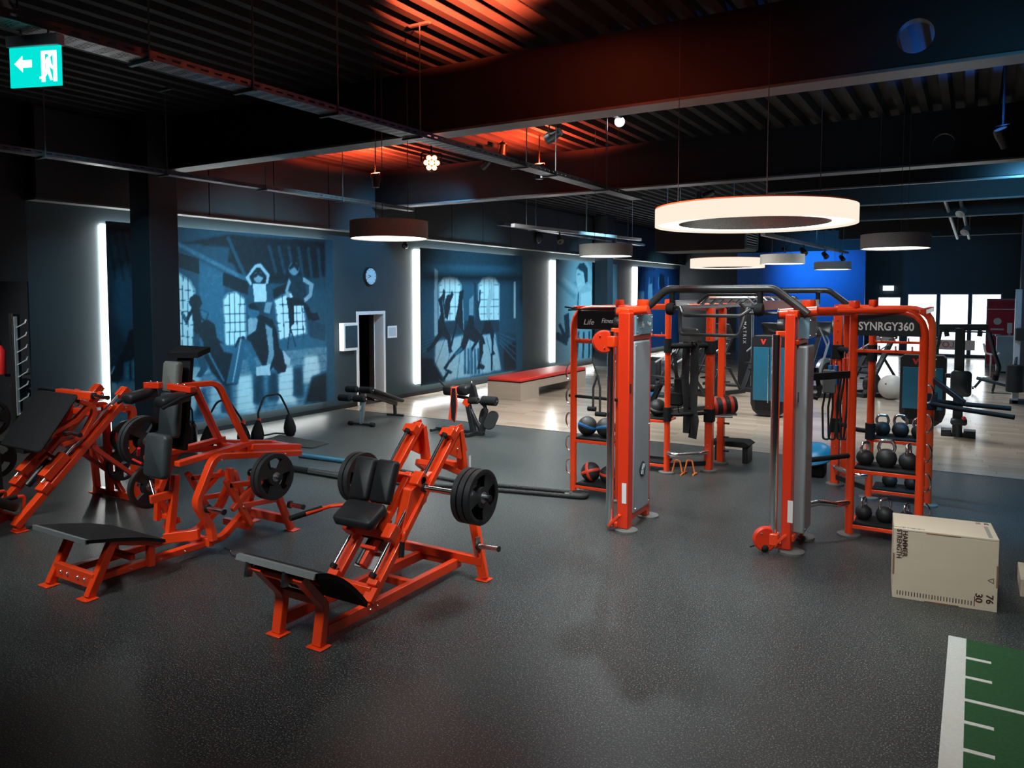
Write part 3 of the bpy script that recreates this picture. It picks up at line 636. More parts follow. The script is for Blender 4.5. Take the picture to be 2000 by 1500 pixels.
# runner by the first window
c.poly([(1080, 690), (1120, 690), (1112, 760), (1148, 870), (1156, 920), (1122, 962), (1095, 957), (1120, 915), (1085, 820), (1078, 760)], MD, M1)
c.poly([(1060, 520), (1085, 498), (1115, 510), (1130, 550), (1112, 580), (1166, 602), (1150, 655), (1122, 640), (1128, 690), (1100, 722), (1078, 700), (1075, 600), (1040, 668), (1010, 610), (1015, 588), (1040, 628), (1070, 575), (1055, 550)], DK, M1)
c.poly([(1115, 585), (1160, 603), (1148, 645), (1126, 630)], LT, M1, .7); c.line((1015, 600), (1042, 650), 8, LT, M1, .7)
# sitting athlete, back to the viewer
c.poly([(1115, 662), (1160, 640), (1200, 668), (1210, 740), (1262, 790), (1292, 830), (1330, 740), (1362, 733), (1372, 770), (1322, 1003), (1245, 1008), (1180, 930), (1140, 850), (1135, 770), (1108, 722)], .12, M1)
c.poly([(1298, 835), (1345, 742), (1374, 765), (1330, 995), (1262, 1000)], .42, M1, .9); c.line((1150, 800), (1250, 985), 10, LT, M1, .8); c.line((1345, 745), (1300, 990), 7, .75, M1, .8)
c.poly([(1118, 664), (1160, 642), (1200, 668), (1205, 735), (1165, 750), (1125, 720)], .06, M1); c.poly([(1225, 770), (1330, 800), (1300, 830), (1250, 820)], .45, M1)
c.poly([(1370, 770), (1440, 900), (1460, 940), (1430, 952), (1395, 925), (1360, 800)], .45, M1)
# kneeling trainer
c.poly([(1375, 745), (1440, 605), (1520, 640), (1548, 720), (1560, 800), (1602, 850), (1595, 930), (1552, 942), (1525, 905), (1500, 935), (1470, 905), (1440, 850), (1400, 770)], .09, M1)
c.poly([(1382, 640), (1415, 610), (1440, 640), (1430, 700), (1385, 730)], LT, M1); c.poly([(1478, 660), (1520, 690), (1530, 840), (1500, 930), (1480, 930), (1500, 820)], LT, M1, .9)
c.disc((1414, 592), 36, .45, M1, 1.2); c.poly([(1382, 560), (1415, 545), (1450, 570), (1440, 590), (1390, 580)], .08, M1); c.poly([(1430, 905), (1505, 890), (1510, 950), (1430, 955)], .75, M1); c.poly([(1575, 810), (1620, 860), (1615, 900), (1590, 890)], .7, M1)
# athlete with raised arms above
c.poly([(1368, 405), (1425, 332), (1455, 325), (1506, 390), (1496, 440), (1480, 445), (1488, 400), (1450, 350), (1432, 352), (1392, 400), (1408, 445), (1395, 450)], .72, M1)
c.poly([(1408, 440), (1482, 440), (1490, 520), (1480, 560), (1422, 552)], .82, M1); c.disc((1442, 405), 27, .6, M1, 1.2); c.poly([(1415, 395), (1440, 372), (1470, 390), (1466, 404), (1440, 390), (1420, 410)], .08, M1)
c.poly([(1420, 545), (1520, 540), (1516, 612), (1455, 615)], .2, M1); c.poly([(1480, 545), (1522, 540), (1505, 610), (1470, 600)], .65, M1, .8)
# jumping athlete at right
c.poly([(1606, 405), (1690, 388), (1712, 500), (1692, 552), (1640, 522), (1612, 470)], .18, M1); c.poly([(1688, 398), (1752, 440), (1740, 512), (1700, 548), (1695, 520), (1722, 500), (1725, 450), (1690, 430)], LT, M1)
c.poly([(1612, 408), (1590, 480), (1602, 522), (1620, 510), (1608, 480), (1625, 430)], LT, M1); c.disc((1640, 358), 30, .55, M1, 1.25); c.poly([(1612, 350), (1636, 318), (1668, 340), (1664, 370), (1645, 345), (1618, 362)], .06, M1)
c.poly([(1598, 520), (1640, 515), (1704, 548), (1722, 562), (1745, 630), (1722, 645), (1692, 562), (1640, 562), (1640, 662), (1616, 692), (1608, 580)], .10, M1); c.poly([(1720, 610), (1770, 600), (1785, 640), (1740, 650)], .12, M1); c.poly([(1720, 640), (1815, 670), (1815, 760), (1730, 740)], .2, M1, .7)
c.line((1620, 690), (1605, 805), 6, .12, M1); c.line((1622, 690), (1650, 790), 6, .12, M1)
# stretched leg left of the pillar
c.poly([(775, 590), (745, 690), (720, 702), (700, 800), (640, 900), (606, 975), (655, 1000), (700, 915), (775, 790)], .07, M1); c.line((640, 900), (610, 965), 6, .85, M1); c.poly([(690, 880), (770, 860), (770, 970), (690, 990)], .6, M1, .7, blur=3); c.line((728, 870), (728, 980), 8, .1, M1); c.poly([(590, 985), (650, 990), (660, 1040), (600, 1060)], .6, M1, .7)
c.build('photo_print', blueprint, t)
# --- print 2: dancers
M2 = lambda X, Y: (780 + X / 4.413, 440 + Y / 4.413)
t = mural('blue photo mural of dancers stretching their arms before two arched windows', 15.16, 20.16)
c = Canvas(15.16, 20.16, .27, 3.72, .02, .34)
c.poly([(100, 180), (1005, 250), (1005, 360), (100, 330)], .22, M2, blur=12); c.poly([(860, 400), (1005, 400), (1005, 930), (860, 930)], .28, M2, .8, blur=6); c.poly([(120, 400), (300, 400), (300, 1000), (120, 1010)], .3, M2, .8, blur=6)
c.poly([(300, 365), (332, 390), (332, 965), (300, 972)], .62, M2)
AL = lambda x0, x1, yt, yb, e: [(x0 - e, yb), (x0 - e, yt + 60), (x0 + 25, yt + 14 - e), ((x0 + x1) / 2, yt - e), (x1 - 25, yt + 14 - e), (x1 + e, yt + 60), (x1 + e, yb)]
for x0, x1 in ((347, 525), (690, 855)):
    c.poly(AL(x0, x1, 450, 825, 12), .62, M2); c.poly(AL(x0, x1, 455, 815, 0), .88, M2)
    for k in range(1, 4): x = x0 + (x1 - x0) * k / 4; c.line((x, 460), (x, 815), 4, .35, M2)
    for k in range(5): c.line((x0, 515 + 62 * k), (x1, 515 + 62 * k), 4, .35, M2)
c.poly([(985, 490), (1003, 480), (1003, 800), (985, 800)], .8, M2); c.poly([(340, 835), (860, 815), (860, 920), (340, 950)], .2, M2)
c.poly([(120, 1015), (310, 960), (860, 915), (1005, 930), (1005, 1240), (120, 1380)], .24, M2, blur=2); c.poly([(310, 1000), (520, 950), (830, 930), (880, 1250), (400, 1345), (300, 1200)], .72, M2, .9, blur=8)
c.poly([(120, 1130), (290, 1160), (380, 1340), (120, 1385)], .05, M2, .9, blur=8); c.poly([(900, 1050), (1005, 1000), (1005, 1245), (900, 1250)], .08, M2, .8, blur=8)
for k in range(9): c.line((330 + 70 * k, 960), (150 + 115 * k, 1340), 4, .2, M2, .6)
for k in range(4): c.line((130, 1030 + 35 * k), (310, 970 + 20 * k), 7, .6, M2, .6); c.line((860, 930 + 25 * k), (1003, 990 + 60 * k), 7, .6, M2, .6)
for k in range(5): c.poly([(560 + 28 * k, 1060), (574 + 28 * k, 1060), (576 + 30 * k, 1280), (556 + 30 * k, 1285)], .22, M2, .7, blur=2)
for p in ([(335, 640), (372, 600), (378, 545), (394, 570), (385, 660), (402, 760), (392, 850), (442, 960), (447, 1060), (458, 1090), (428, 1100), (415, 990), (370, 950), (300, 1042), (250, 1092), (235, 1075), (300, 990), (335, 930), (330, 840), (355, 770), (350, 700)],
          [(395, 662), (408, 610), (422, 596), (438, 604), (455, 562), (466, 598), (440, 662), (430, 742), (415, 812), (398, 800)],
          [(518, 572), (558, 556), (546, 640), (546, 770), (562, 890), (556, 925), (500, 850), (452, 1042), (438, 1030), (480, 880), (484, 800), (505, 700)],
          [(600, 778), (642, 778), (642, 870), (722, 960), (742, 1022), (724, 1026), (690, 990), (640, 1062), (630, 1092), (618, 1060), (650, 1010), (600, 980), (570, 1062), (480, 1132), (430, 1192), (402, 1240), (456, 1264), (440, 1282), (378, 1232), (460, 1120), (530, 1040), (560, 920), (588, 850)],
          [(690, 1000), (718, 990), (722, 1100), (696, 1190), (736, 1214), (730, 1236), (668, 1242), (690, 1150)],
          [(740, 820), (782, 820), (816, 920), (808, 1080), (828, 1110), (794, 1122), (796, 1000), (780, 930), (720, 942), (698, 952), (730, 860)]): c.poly(p, DK, M2)
c.poly([(640, 490), (662, 500), (667, 640), (688, 660), (690, 560), (702, 560), (697, 660), (682, 720), (692, 800), (712, 850), (680, 886), (645, 880), (655, 760)], .2, M2); c.poly([(600, 640), (640, 600), (640, 780), (600, 780)], .6, M2, .8)
c.poly([(785, 475), (806, 520), (806, 620), (780, 700), (786, 802), (753, 802), (750, 720), (765, 600), (785, 540)], .72, M2); c.line((372, 650), (395, 840), 7, .7, M2, .8); c.line((545, 640), (555, 900), 8, .7, M2, .8); c.line((480, 1120), (540, 1060), 22, .6, M2, .7)
c.line((795, 1110), (795, 1250), 14, .12, M2); c.line((430, 1250), (380, 1330), 18, .12, M2)
c.build('photo_print', blueprint, t)
# --- print 3: laughing woman
M3 = lambda X, Y: (640 + X / 2.857, 420 + Y / 2.857)
paleprint = print_mat('pale_photo_print', (.008, .03, .05), (.10, .24, .32), (.46, .62, .68))
t = mural('pale blue photo mural of a smiling woman in a white top', 22.36, 27.36)
c = Canvas(22.36, 27.36, .27, 3.72, .03, .62)
for k in range(5): c.line((1240 + 70 * k, 330 + 20 * k), (1380 + 60 * k, 460 + 10 * k), 22, .8 if k % 2 else .45, M3, .7)
c.poly([(1235, 240), (1300, 245), (1240, 360)], .4, M3, .8, blur=4); c.poly([(1450, 260), (1560, 262), (1560, 400), (1500, 380)], .45, M3, .8, blur=8); c.poly([(1235, 640), (1560, 620), (1560, 830), (1235, 830)], .55, M3, .8, blur=3)
c.poly([(1388, 300), (1405, 272), (1430, 266), (1450, 296), (1450, 372), (1438, 380), (1428, 330), (1400, 300)], .1, M3); c.poly([(1390, 300), (1428, 318), (1436, 385), (1410, 428), (1394, 410), (1386, 360)], .8, M3); c.line((1396, 392), (1414, 380), 7, 1., M3); c.line((1394, 332), (1410, 330), 5, .15, M3)
c.poly([(1404, 425), (1440, 380), (1448, 412), (1500, 430), (1530, 500), (1535, 620), (1390, 620), (1396, 470)], .7, M3); c.poly([(1416, 440), (1470, 425), (1480, 520), (1410, 520)], .95, M3); c.line((1400, 430), (1395, 520), 6, .15, M3)
c.poly([(1238, 655), (1290, 655), (1340, 690), (1335, 730), (1250, 680)], .08, M3); c.poly([(1318, 560), (1346, 545), (1352, 680), (1330, 705)], .1, M3); c.poly([(1285, 610), (1300, 605), (1345, 700), (1330, 720)], .1, M3)
for k in range(4): c.line((1400 + 30 * k, 650), (1390 + 34 * k, 800), 10, .15, M3); 
c.build('photo_print', paleprint, t)
# --- print 4
M4 = lambda X, Y: (1180 + X / 3.846, 400 + Y / 3.846)
t = mural('farthest blue photo mural with a dark figure and scribbled headline', 29.5, 34.5)
c = Canvas(29.5, 34.5, .27, 3.72, .04, .36)
c.poly([(290, 470), (525, 480), (525, 640), (290, 640)], .30, M4, .9, blur=3); c.poly([(215, 640), (300, 650), (300, 800), (215, 800)], .85, M4, .8, blur=2); c.poly([(420, 515), (450, 530), (455, 620), (430, 660), (412, 590)], .06, M4); c.poly([(330, 600), (360, 590), (365, 700), (330, 720)], .7, M4)
for k in range(4): c.line((300 + 22 * k, 495), (316 + 22 * k, 478), 6, .05, M4)
for k in range(6): c.line((305 + 35 * k, 540), (300 + 36 * k, 640), 9, .65 if k % 2 else .12, M4, .7)
c.build('photo_print', print_mat('vivid_blue_print', (.004, .014, .04), (.02, .1, .33), (.35, .6, .75)), t)
# ------------------------------------------------------------------ door, clock and frames on the mural wall
fr = MB(); x0, x1 = WALLX - .28, WALLX + .025
fr.mm((x0, 13.10, 0), (x1, 13.17, 2.17)).mm((x0, 14.02, 0), (x1, 14.09, 2.17)).mm((x0, 13.17, 2.09), (x1, 14.02, 2.17))
door = struct(fr.build('door_1', mat('door_frame_white', (.7, .73, .74), .4, noise=(5, .05)), smooth=0, bevel=.005)); door['label'] = 'white framed doorway with the door standing open into a dark room'
dl = MB(); hinge = Vector((WALLX - .26, 14.0, 0)); dv = Vector((-math.cos(R(40)), math.sin(R(40)), 0))
lf = MB().prism([hinge, hinge + dv * .82, hinge + dv * .82 + Vector((.0, .04, 0)), hinge + Vector((0, .04, 0))], (0, 0, 2.06)).build('door_leaf', mat('door_leaf_white', (.75, .78, .78), .4), door, smooth=0)
hp = hinge + dv * .74 + Vector((.0, -.02, 1.02)); MB().cyl(hp, hp + Vector((.0, -.06, 0)), .012, 8).cyl(hp + Vector((0, -.055, 0)), hp + Vector((.1, -.055, 0)), .011, 8).build('door_handle', chrome, lf)
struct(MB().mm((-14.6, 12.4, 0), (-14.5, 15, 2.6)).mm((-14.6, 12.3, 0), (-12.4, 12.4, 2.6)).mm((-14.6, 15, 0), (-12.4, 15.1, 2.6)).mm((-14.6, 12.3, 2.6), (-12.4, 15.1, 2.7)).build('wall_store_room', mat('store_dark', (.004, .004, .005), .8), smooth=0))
bn = g0 = (-13.15, 13.75, 0)
t = thing('waste_bin', 'red waste bin just inside the open doorway', 'bin', bn); MB().lathe([(.001, 0), (.13, 0), (.16, .5), (.15, .5), (.12, .02), (.001, .02)], bn, n=20).build('bin_body', redpaint, t); MB().lathe([(.15, .5), (.168, .5), (.168, .53), (.15, .53), (.15, .5)], bn, n=20).build('bin_rim', redpaint, t)
cy, cz = 13.56, 2.98; t = thing('wall_clock', 'round black wall clock with pale face above the doorway', 'clock', (WALLX, cy, cz - .21))
MB().lathe([(.001, 0), (.21, 0), (.21, .06), (.19, .065), (.19, .045), (.001, .045)], (WALLX, cy, cz), (1, 0, 0), 36).build('case', black, t); MB().lathe([(.001, .05), (.187, .05)], (WALLX, cy, cz), (1, 0, 0), 36).build('clock_face', mat('clock_white', (.62, .72, .76), .5), t)
ff = MB()
for k in range(12): a = R(30 * k); ff.box((WALLX + .052, cy + .16 * math.sin(a), cz + .16 * math.cos(a)), (.003, .01, .03), rx(-30 * k))
ff.build('hour_marks', black, t, smooth=0)
for nm, a, L, wd in (('hour_hand', -72, .09, .014), ('minute_hand', -110, .13, .01)): MB().box((WALLX + .056, cy + L / 2 * math.sin(R(a)), cz + L / 2 * math.cos(R(a))), (.003, wd, L), rx(-a)).build(nm, black, t, smooth=0)
t = thing('light_box', 'white shallow light box with dark picture left of the doorway', 'light box', (WALLX, 12.8, 1.29)); MB().mm((WALLX, 12.55, 1.3), (WALLX + .14, 13.02, 1.92)).build('white_case', white, t, smooth=0, bevel=.008); MB().mm((WALLX + .14, 12.6, 1.36), (WALLX + .144, 12.99, 1.86)).build('dark_picture', mat('dark_teal_print', (.015, .05, .075), .5, noise=(6, .6)), t, smooth=0)
t = thing('notice_frame', 'white framed notice right of the doorway', 'notice', (WALLX, 14.35, 1.5)); MB().mm((WALLX, 14.18, 1.51), (WALLX + .02, 14.52, 1.8)).build('frame', white, t, smooth=0, bevel=.004); MB().mm((WALLX + .02, 14.22, 1.55), (WALLX + .022, 14.48, 1.76)).build('paper', mat('notice_paper', (.45, .55, .62), .6, noise=(30, .2)), t, smooth=0)
# ------------------------------------------------------------------ weight plates
def plate_mesh(r=.225, th=.055):
    """rubber plate with three grip openings, axis along x"""
    b = MB(); N = 48; rad = [.026, .05, .085, r * .52, r * .80, r * .9, r]; hw = [th * .5, th * .5, th * .42, th * .36, th * .4, th * .5, th * .42]
    def solid(i, k):
        if i not in (2, 3): return True
        a = (k % N) * 360 / N % 120; return not (26 <= a < 94)
    idx = {}
    def V_(i, k, s_):
        k %= N; q = (i, k, s_)
        if q not in idx: a = 2 * math.pi * k / N; b.v.append((s_ * hw[i], rad[i] * math.cos(a), rad[i] * math.sin(a))); idx[q] = len(b.v) - 1
        return idx[q]
    for i in range(len(rad) - 1):
        for k in range(N):
            if not solid(i, k): continue
            for s_ in (1, -1): b.f.append((V_(i, k, s_), V_(i + 1, k, s_), V_(i + 1, k + 1, s_), V_(i, k + 1, s_)))
            for cond, e in ((i == 0 or not solid(i - 1, k), ((i, k), (i, k + 1))), (i == len(rad) - 2 or not solid(i + 1, k), ((i + 1, k), (i + 1, k + 1))), (not solid(i, k - 1), ((i, k), (i + 1, k))), (not solid(i, k + 1), ((i, k + 1), (i + 1, k + 1)))):
                if cond: (a1, a2), (b1, b2) = e; b.f.append((V_(a1, a2, 1), V_(b1, b2, 1), V_(b1, b2, -1), V_(a1, a2, -1)))
    return b
PLATE = {}
def plate(p, label, group, r=.225, th=.055, rot=0):
    key = (r, th)
    if key not in PLATE:
        e = thing('weight_plate', label, 'weight plate', (0, 0, 0), group); plate_mesh(r, th).build('plate_body', rubber, e, 35)
        MB().lathe([(.026, -th * .52), (.046, -th * .52), (.046, -th * .5), (.026, -th * .5)], (0, 0, 0), (1, 0, 0), 24).lathe([(.026, th * .52), (.046, th * .52), (.046, th * .5), (.026, th * .5), (.026, -th * .5)], (0, 0, 0), (1, 0, 0), 24).build('steel_hub', steel, e)
        PLATE[key] = e; o = e
    else: o = copy_tree(PLATE[key])
    o.location = p; o.rotation_euler = (R(rot), 0, 0); tag(o, label, 'weight plate', group); return o
def bolts(pts, ax, parent, r=.011):
    b = MB()
    for p in pts: b.lathe([(.001, .009), (r * .7, .009), (r, .003), (r, -.004)], p, ax, 8)
    b.build('bolts', chrome, parent)
def horn(p, d, L, parent, r=.025, name='weight_horn', stub=.02):
    p, d = Vector(p), unit(d); o = MB().cyl(p, p + d * L, r, 16).build(name, chrome, parent); MB().lathe([(r * .9, 0), (r + .014, 0), (r + .014, stub), (r, stub + .003)], p, d, 16).cyl(p + d * L, p + d * (L + .012), r + .002, 16).build('horn_collar', black, o)
    return o
def foot(b, p, w_=.12, l_=.1, t=.012): return b.mm((p[0] - w_ / 2, p[1] - l_ / 2, 0), (p[0] + w_ / 2, p[1] + l_ / 2, t))
# ------------------------------------------------------------------ hack squat machine (centre)
xL, xR = -4.42, -4.0; xm = (xL + xR) / 2
t = thing('hack_squat_machine', 'orange hack squat machine with black pads in the middle of the rubber floor', 'squat machine', (xm, 4.8, 0))
for x in (xL, xR):
    s_ = 1 if x == xR else -1
    b = MB(); b.rtube([(x, 3.90, .01), (x, 3.95, .30), (x, 3.72, .57)], .06, .09, .12, (1, 0, 0)); foot(b, (x, 3.90), .15, .12); b.build('front_leg', orange, t, bevel=.006)
    b = MB(); b.bar((x, 3.97, .10), (x, 5.66, .10), .06, .085, (0, 0, 1)); b.build('base_rail', orange, t, bevel=.006)
    r0, r1 = Vector((x, 4.42, .15)), Vector((x, 5.62, 1.35)); b = MB(); b.bar(r0, r1, .055, .1, (1, 0, 0)); b.build('inclined_rail', orange, t, bevel=.006)
    nrm = Vector((0, -.707, .707)); dd = unit(r1 - r0)
    q0, q1 = r0 + dd * .17 + nrm * .09, r1 - dd * .14 + nrm * .09
    o = MB().cyl(q0, q1, .015, 12).build('guide_rod', chrome, t); MB().cyl(q0, q0 + dd * .03, .03, 12).cyl(q1, q1 - dd * .03, .03, 12).build('rod_bumper', blackm, o)
    MB().bar(q1 - nrm * .03 - dd * .01, q1 - nrm * .03 + dd * .07, .07, .13, (1, 0, 0)).build('rod_bracket', orange, t, bevel=.005); MB().bar(q0 - nrm * .05 - dd * .05, q0 - nrm * .05, .05, .1, (1, 0, 0)).build('rod_bracket', orange, t, bevel=.005)
    # head plates and rear leg spreading outwards
    b = MB(); b.prism([(x + .03 * s_, 5.53, 1.36), (x + .03 * s_, 5.68, 1.38), (x + .03 * s_, 5.76, 1.12), (x + .03 * s_, 5.66, 1.05), (x + .03 * s_, 5.46, 1.14)], (-.012 * s_, 0, 0)); b.build('gusset_plate', orange, t, smooth=0, bevel=.003)
    b = MB(); b.rtube([(x, 5.66, 1.32), (x, 5.74, .90), (x + .12 * s_, 5.70, .6), (x + .30 * s_, 5.62, .01)], .055, .085, .25, (1, 0, 0)); foot(b, (x + .30 * s_, 5.62), .13, .11); b.build('rear_leg', orange, t, bevel=.006)
    bolts([(x + .031 * s_, 5.57, 1.29), (x + .031 * s_, 5.65, 1.27), (x + .031 * s_, 5.60, 1.16), (x + .031 * s_, 5.68, 1.14), (x + .031 * s_, 4.42, .10), (x + .031 * s_, 4.5, .10)], (s_, 0, 0), t)
    # storage peg
    p = Vector((x + .24 * s_, 5.61, .30)); MB().box(p, (.015, .07, .16)).build('peg_plate', steel, t, smooth=0); horn(p, (s_, 0, .05), .22, t, .024, 'storage_peg')
    # sled bearings
    for z_ in (.52, .88): MB().box(Vector((x, 3.9 + z_ + .32, z_ + .07)) + nrm * .045, (.1, .13, .09), rx(45)).build('bearing_block', orange, t, bevel=.008)
MB().bar((xL, 5.0, .10), (xR, 5.0, .10), .06, .06).bar((xL, 5.66, .10), (xR, 5.66, .10), .06, .085).bar((xL - .28, 5.63, .16), (xR + .28, 5.63, .16), .06, .08).build('cross_member', orange, t, bevel=.006)
MB().bar((xL, 5.74, .98), (xR, 5.74, .98), .06, .06).bar((xL, 4.48, .22), (xR, 4.48, .22), .06, .07).build('upper_cross_member', orange, t, bevel=.006)
MB().rtube([(xL, 5.72, .9), (xL + .06, 5.5, 1.02), (xR - .06, 5.5, 1.02), (xR, 5.72, .9)], .05, .05, .08).build('rear_loop', orange, t, bevel=.005)
# foot platform: curved tread plate
pr = []
for k in range(9):
    u = k / 8; pr.append((3.70 + .52 * u, .64 - .08 * u - .30 * u * u))
poly = [(-4.61, y, z) for y, z in pr] + [(-4.61, y - .012, z - .035) for y, z in pr[::-1]]
MB().prism(poly, (.8, 0, 0)).build('foot_platform', blackm, t, 30); poly = [(-4.60, y - .006, z + .003) for y, z in pr[:2]] + [(-4.60, y - .018, z - .034) for y, z in pr[:2][::-1]]
MB().prism([(-4.61, 3.69, .643), (-4.61, 3.72, .642), (-4.61, 3.71, .60), (-4.61, 3.675, .605)], (.8, 0, 0)).build('platform_edge', mat('grey_tread', (.16, .17, .17), .6, bump=(160, .6)), t, smooth=0)
for x in (xL - .06, xR - .1): MB().bar((x, 3.68, .50), (x, 3.70, .605), .05, .03, (1, 0, 0)).build('platform_bracket', steel, t, smooth=0)
MB().tube([(-4.6, 3.69, .615), (-4.66, 3.69, .62), (-4.66, 3.67, .66), (-4.72, 3.67, .67)], .008, .01, 6).build('pin_handle', chrome, t)
MB().bar((xL, 3.76, .53), (xR, 3.76, .53), .05, .05).bar((xL, 3.93, .33), (xR, 3.93, .33), .05, .06).bar((xm, 4.0, .42), (xm, 4.48, .2), .05, .05).build('platform_support', orange, t, bevel=.005)
# middle stop mechanism
for dx in (-.07, .07):
    q = Vector((xm + dx, 4.62, .32)); MB().bar(q, q + Vector((0, .26, .26)), .012, .075, (1, 0, 0)).build('stop_plate', steel, t, smooth=0)
MB().bar((xm, 4.60, .34), (xm, 4.92, .66), .09, .05, (1, 0, 0)).build('stop_bar', orange, t, bevel=.005); MB().cyl((xm - .03, 4.58, .36), (xm - .03, 4.80, .58), .028, 12).cyl((xm - .1, 4.72, .55), (xm + .12, 4.72, .55), .014, 10).build('stop_cylinder', black, t); MB().box((xm + .02, 4.66, .48), (.16, .03, .05), rx(45)).build('stop_bracket', darkorange, t, bevel=.004)
# sled with pads
sr = rx(-45)
MB().bar((xL + .02, 5.08, .98), (xR - .02, 5.08, .98), .08, .08).bar((xL, 4.72, .60), (xR, 4.72, .60), .07, .07).bar((xm - .08, 4.70, .62), (xm - .08, 5.1, 1.02), .06, .06).bar((xm + .1, 4.70, .62), (xm + .1, 5.1, 1.02), .06, .06).build('sled_frame', orange, t, bevel=.006)
MB().prism([(xR + .02, 4.95, .92), (xR + .02, 5.25, 1.02), (xR + .02, 5.16, .78), (xR + .02, 4.82, .58)], (-.1, 0, 0)).build('sled_side', orange, t, smooth=0, bevel=.006)
for s_ in (-1, 1): MB().pad((xm - .06 + s_ * .115, 4.82, 1.0), (.21, .085, .36), rx(-20), .035).build('back_pad', vinyl, t, 50)
MB().pad((xm - .04, 4.62, .76), (.42, .09, .25), rx(-62), .05).build('seat_pad', vinyl, t, 50)
MB().box((xm - .06, 4.885, .98), (.3, .02, .26), rx(-20)).build('pad_backing', darkorange, t, smooth=0)
MB().tube([(xL - .0, 4.72, .80), (xL - .16, 4.62, .78), (xL - .22, 4.40, .76)], .016, .05, 8).tube([(xR + .02, 4.86, .62), (xR + .06, 4.80, .6), (xR + .06, 4.78, .50)], .014, .03, 8).build('handle_tube', orange, t)
MB().cyl((xL - .19, 4.55, .775), (xL - .27, 4.28, .745), .024, 12).cyl((xR + .06, 4.78, .54), (xR + .065, 4.76, .42), .022, 12).build('handle_grip', blackm, t)
MB().cyl((xL - .02, 5.08, .98), (xR + .05, 5.08, .98), .035, 14).build('horn_axle', orange, t)
hp = Vector((xR + .05, 5.08, .92)); horn(hp, (1, .0, 0), .66, t); horn((xL - .05, 5.08, .92), (-1, 0, 0), .40, t)
text('HAMMER', .05, (xR + .034, 5.14, .86), (0, .707, .707), (0, -.707, .707), whitelet, 'side_label', t)
MB().box((xR + .075, 5.735, .98), (.002, .03, .2)).build('warning_sticker', mat('sticker_white', (.7, .72, .72), .5), t, smooth=0)
for k in range(3): plate((hp.x + .46 + .06 * k, 5.08, .92), 'black weight plate on the right horn of the hack squat, %s' % ('innermost', 'middle of three', 'outermost facing the rig')[k], 'plates on the hack squat', rot=25 * k)
for k in range(2): plate((xL - .22 - .06 * k, 5.08, .92), 'black weight plate on the left horn of the hack squat, %s' % ('inner', 'outer')[k], 'plates on the hack squat', rot=40 * k)
# ------------------------------------------------------------------ lever squat machine (left of it)
xl, xr = -6.9, -6.3; xc = -6.62
t = thing('lever_squat_machine', 'orange lever squat machine with tall grey pads and low black platform', 'squat machine', (xc, 4.6, 0))
for x in (xl, xr):
    b = MB(); b.bar((x, 3.54, .01), (x, 3.76, .44), .07, .07, (1, 0, 0)); foot(b, (x, 3.53), .15, .12); b.build('front_leg', orange, t, bevel=.006)
    s_ = 1 if x == xr else -1
    b = MB(); b.rtube([(x - .1 * s_, 3.68, .12), (x - .1 * s_, 4.95, .12), (x - .1 * s_, 5.25, .32), (x - .12 * s_, 5.36, .56), (x - .12 * s_, 5.36, .70)], .06, .08, .2, (1, 0, 0)); b.build('base_rail', orange, t, bevel=.006)
    b = MB(); b.rtube([(x + (.02 if s_ > 0 else -.1), 4.75, .16), (x, 4.74, .3), (x, 4.58, .56), (x, 4.80, .98), (x, 5.9, .82)], .06, .085, .14, (1, 0, 0)); b.build('side_frame', orange, t, bevel=.006)
    b = MB(); b.rtube([(x, 5.50, .62), (x + .02 * s_, 5.74, .02)], .06, .07, .1, (1, 0, 0)); foot(b, (x + .02 * s_, 5.76), .14, .11); b.build('rear_leg', orange, t, bevel=.006)
    b = MB(); b.bar((x, 4.95, .66), (x, 5.5, .60), .05, .06, (1, 0, 0)).bar((x, 5.0, .40), (x, 5.36, .66), .05, .05, (1, 0, 0)).bar((x, 5.1, .42), (x, 5.55, .38), .05, .05, (1, 0, 0)).bar((x, 4.93, .72), (x, 5.22, .2), .05, .06, (1, 0, 0)); b.build('side_brace', orange, t, bevel=.005)
    bolts([(x + .045 * s_, 5.1, .42), (x + .045 * s_, 4.86, .94), (x + .045 * s_, 5.2, .64), (x + .045 * s_, 5.66, .86)] + [(x - .07 * s_ + .01, y, .12) for y in (3.95, 4.25, 4.5, 4.75)], (s_, 0, 0), t)
    horn((x + .04 * s_, 4.68, .50), (s_, 0, 0), .24, t, .027, 'storage_peg'); horn((x + .05 * s_, 5.70, .30), (s_, 0, 0), .2, t, .027, 'storage_peg')
MB().bar((xl, 3.60, .13), (xr, 3.60, .13), .05, .13).build('front_beam', orange, t, bevel=.006); bolts([(x, 3.572, .13) for x in (-6.78, -6.68, -6.52, -6.42)], (0, -1, 0), t, .016)
MB().bar((xl, 5.72, .12), (xr, 5.72, .12), .06, .09).bar((xl, 4.75, .14), (xr, 4.75, .14), .06, .08).bar((xl + .1, 5.3, .14), (xr - .1, 5.3, .14), .06, .07).build('cross_member', orange, t, bevel=.006)
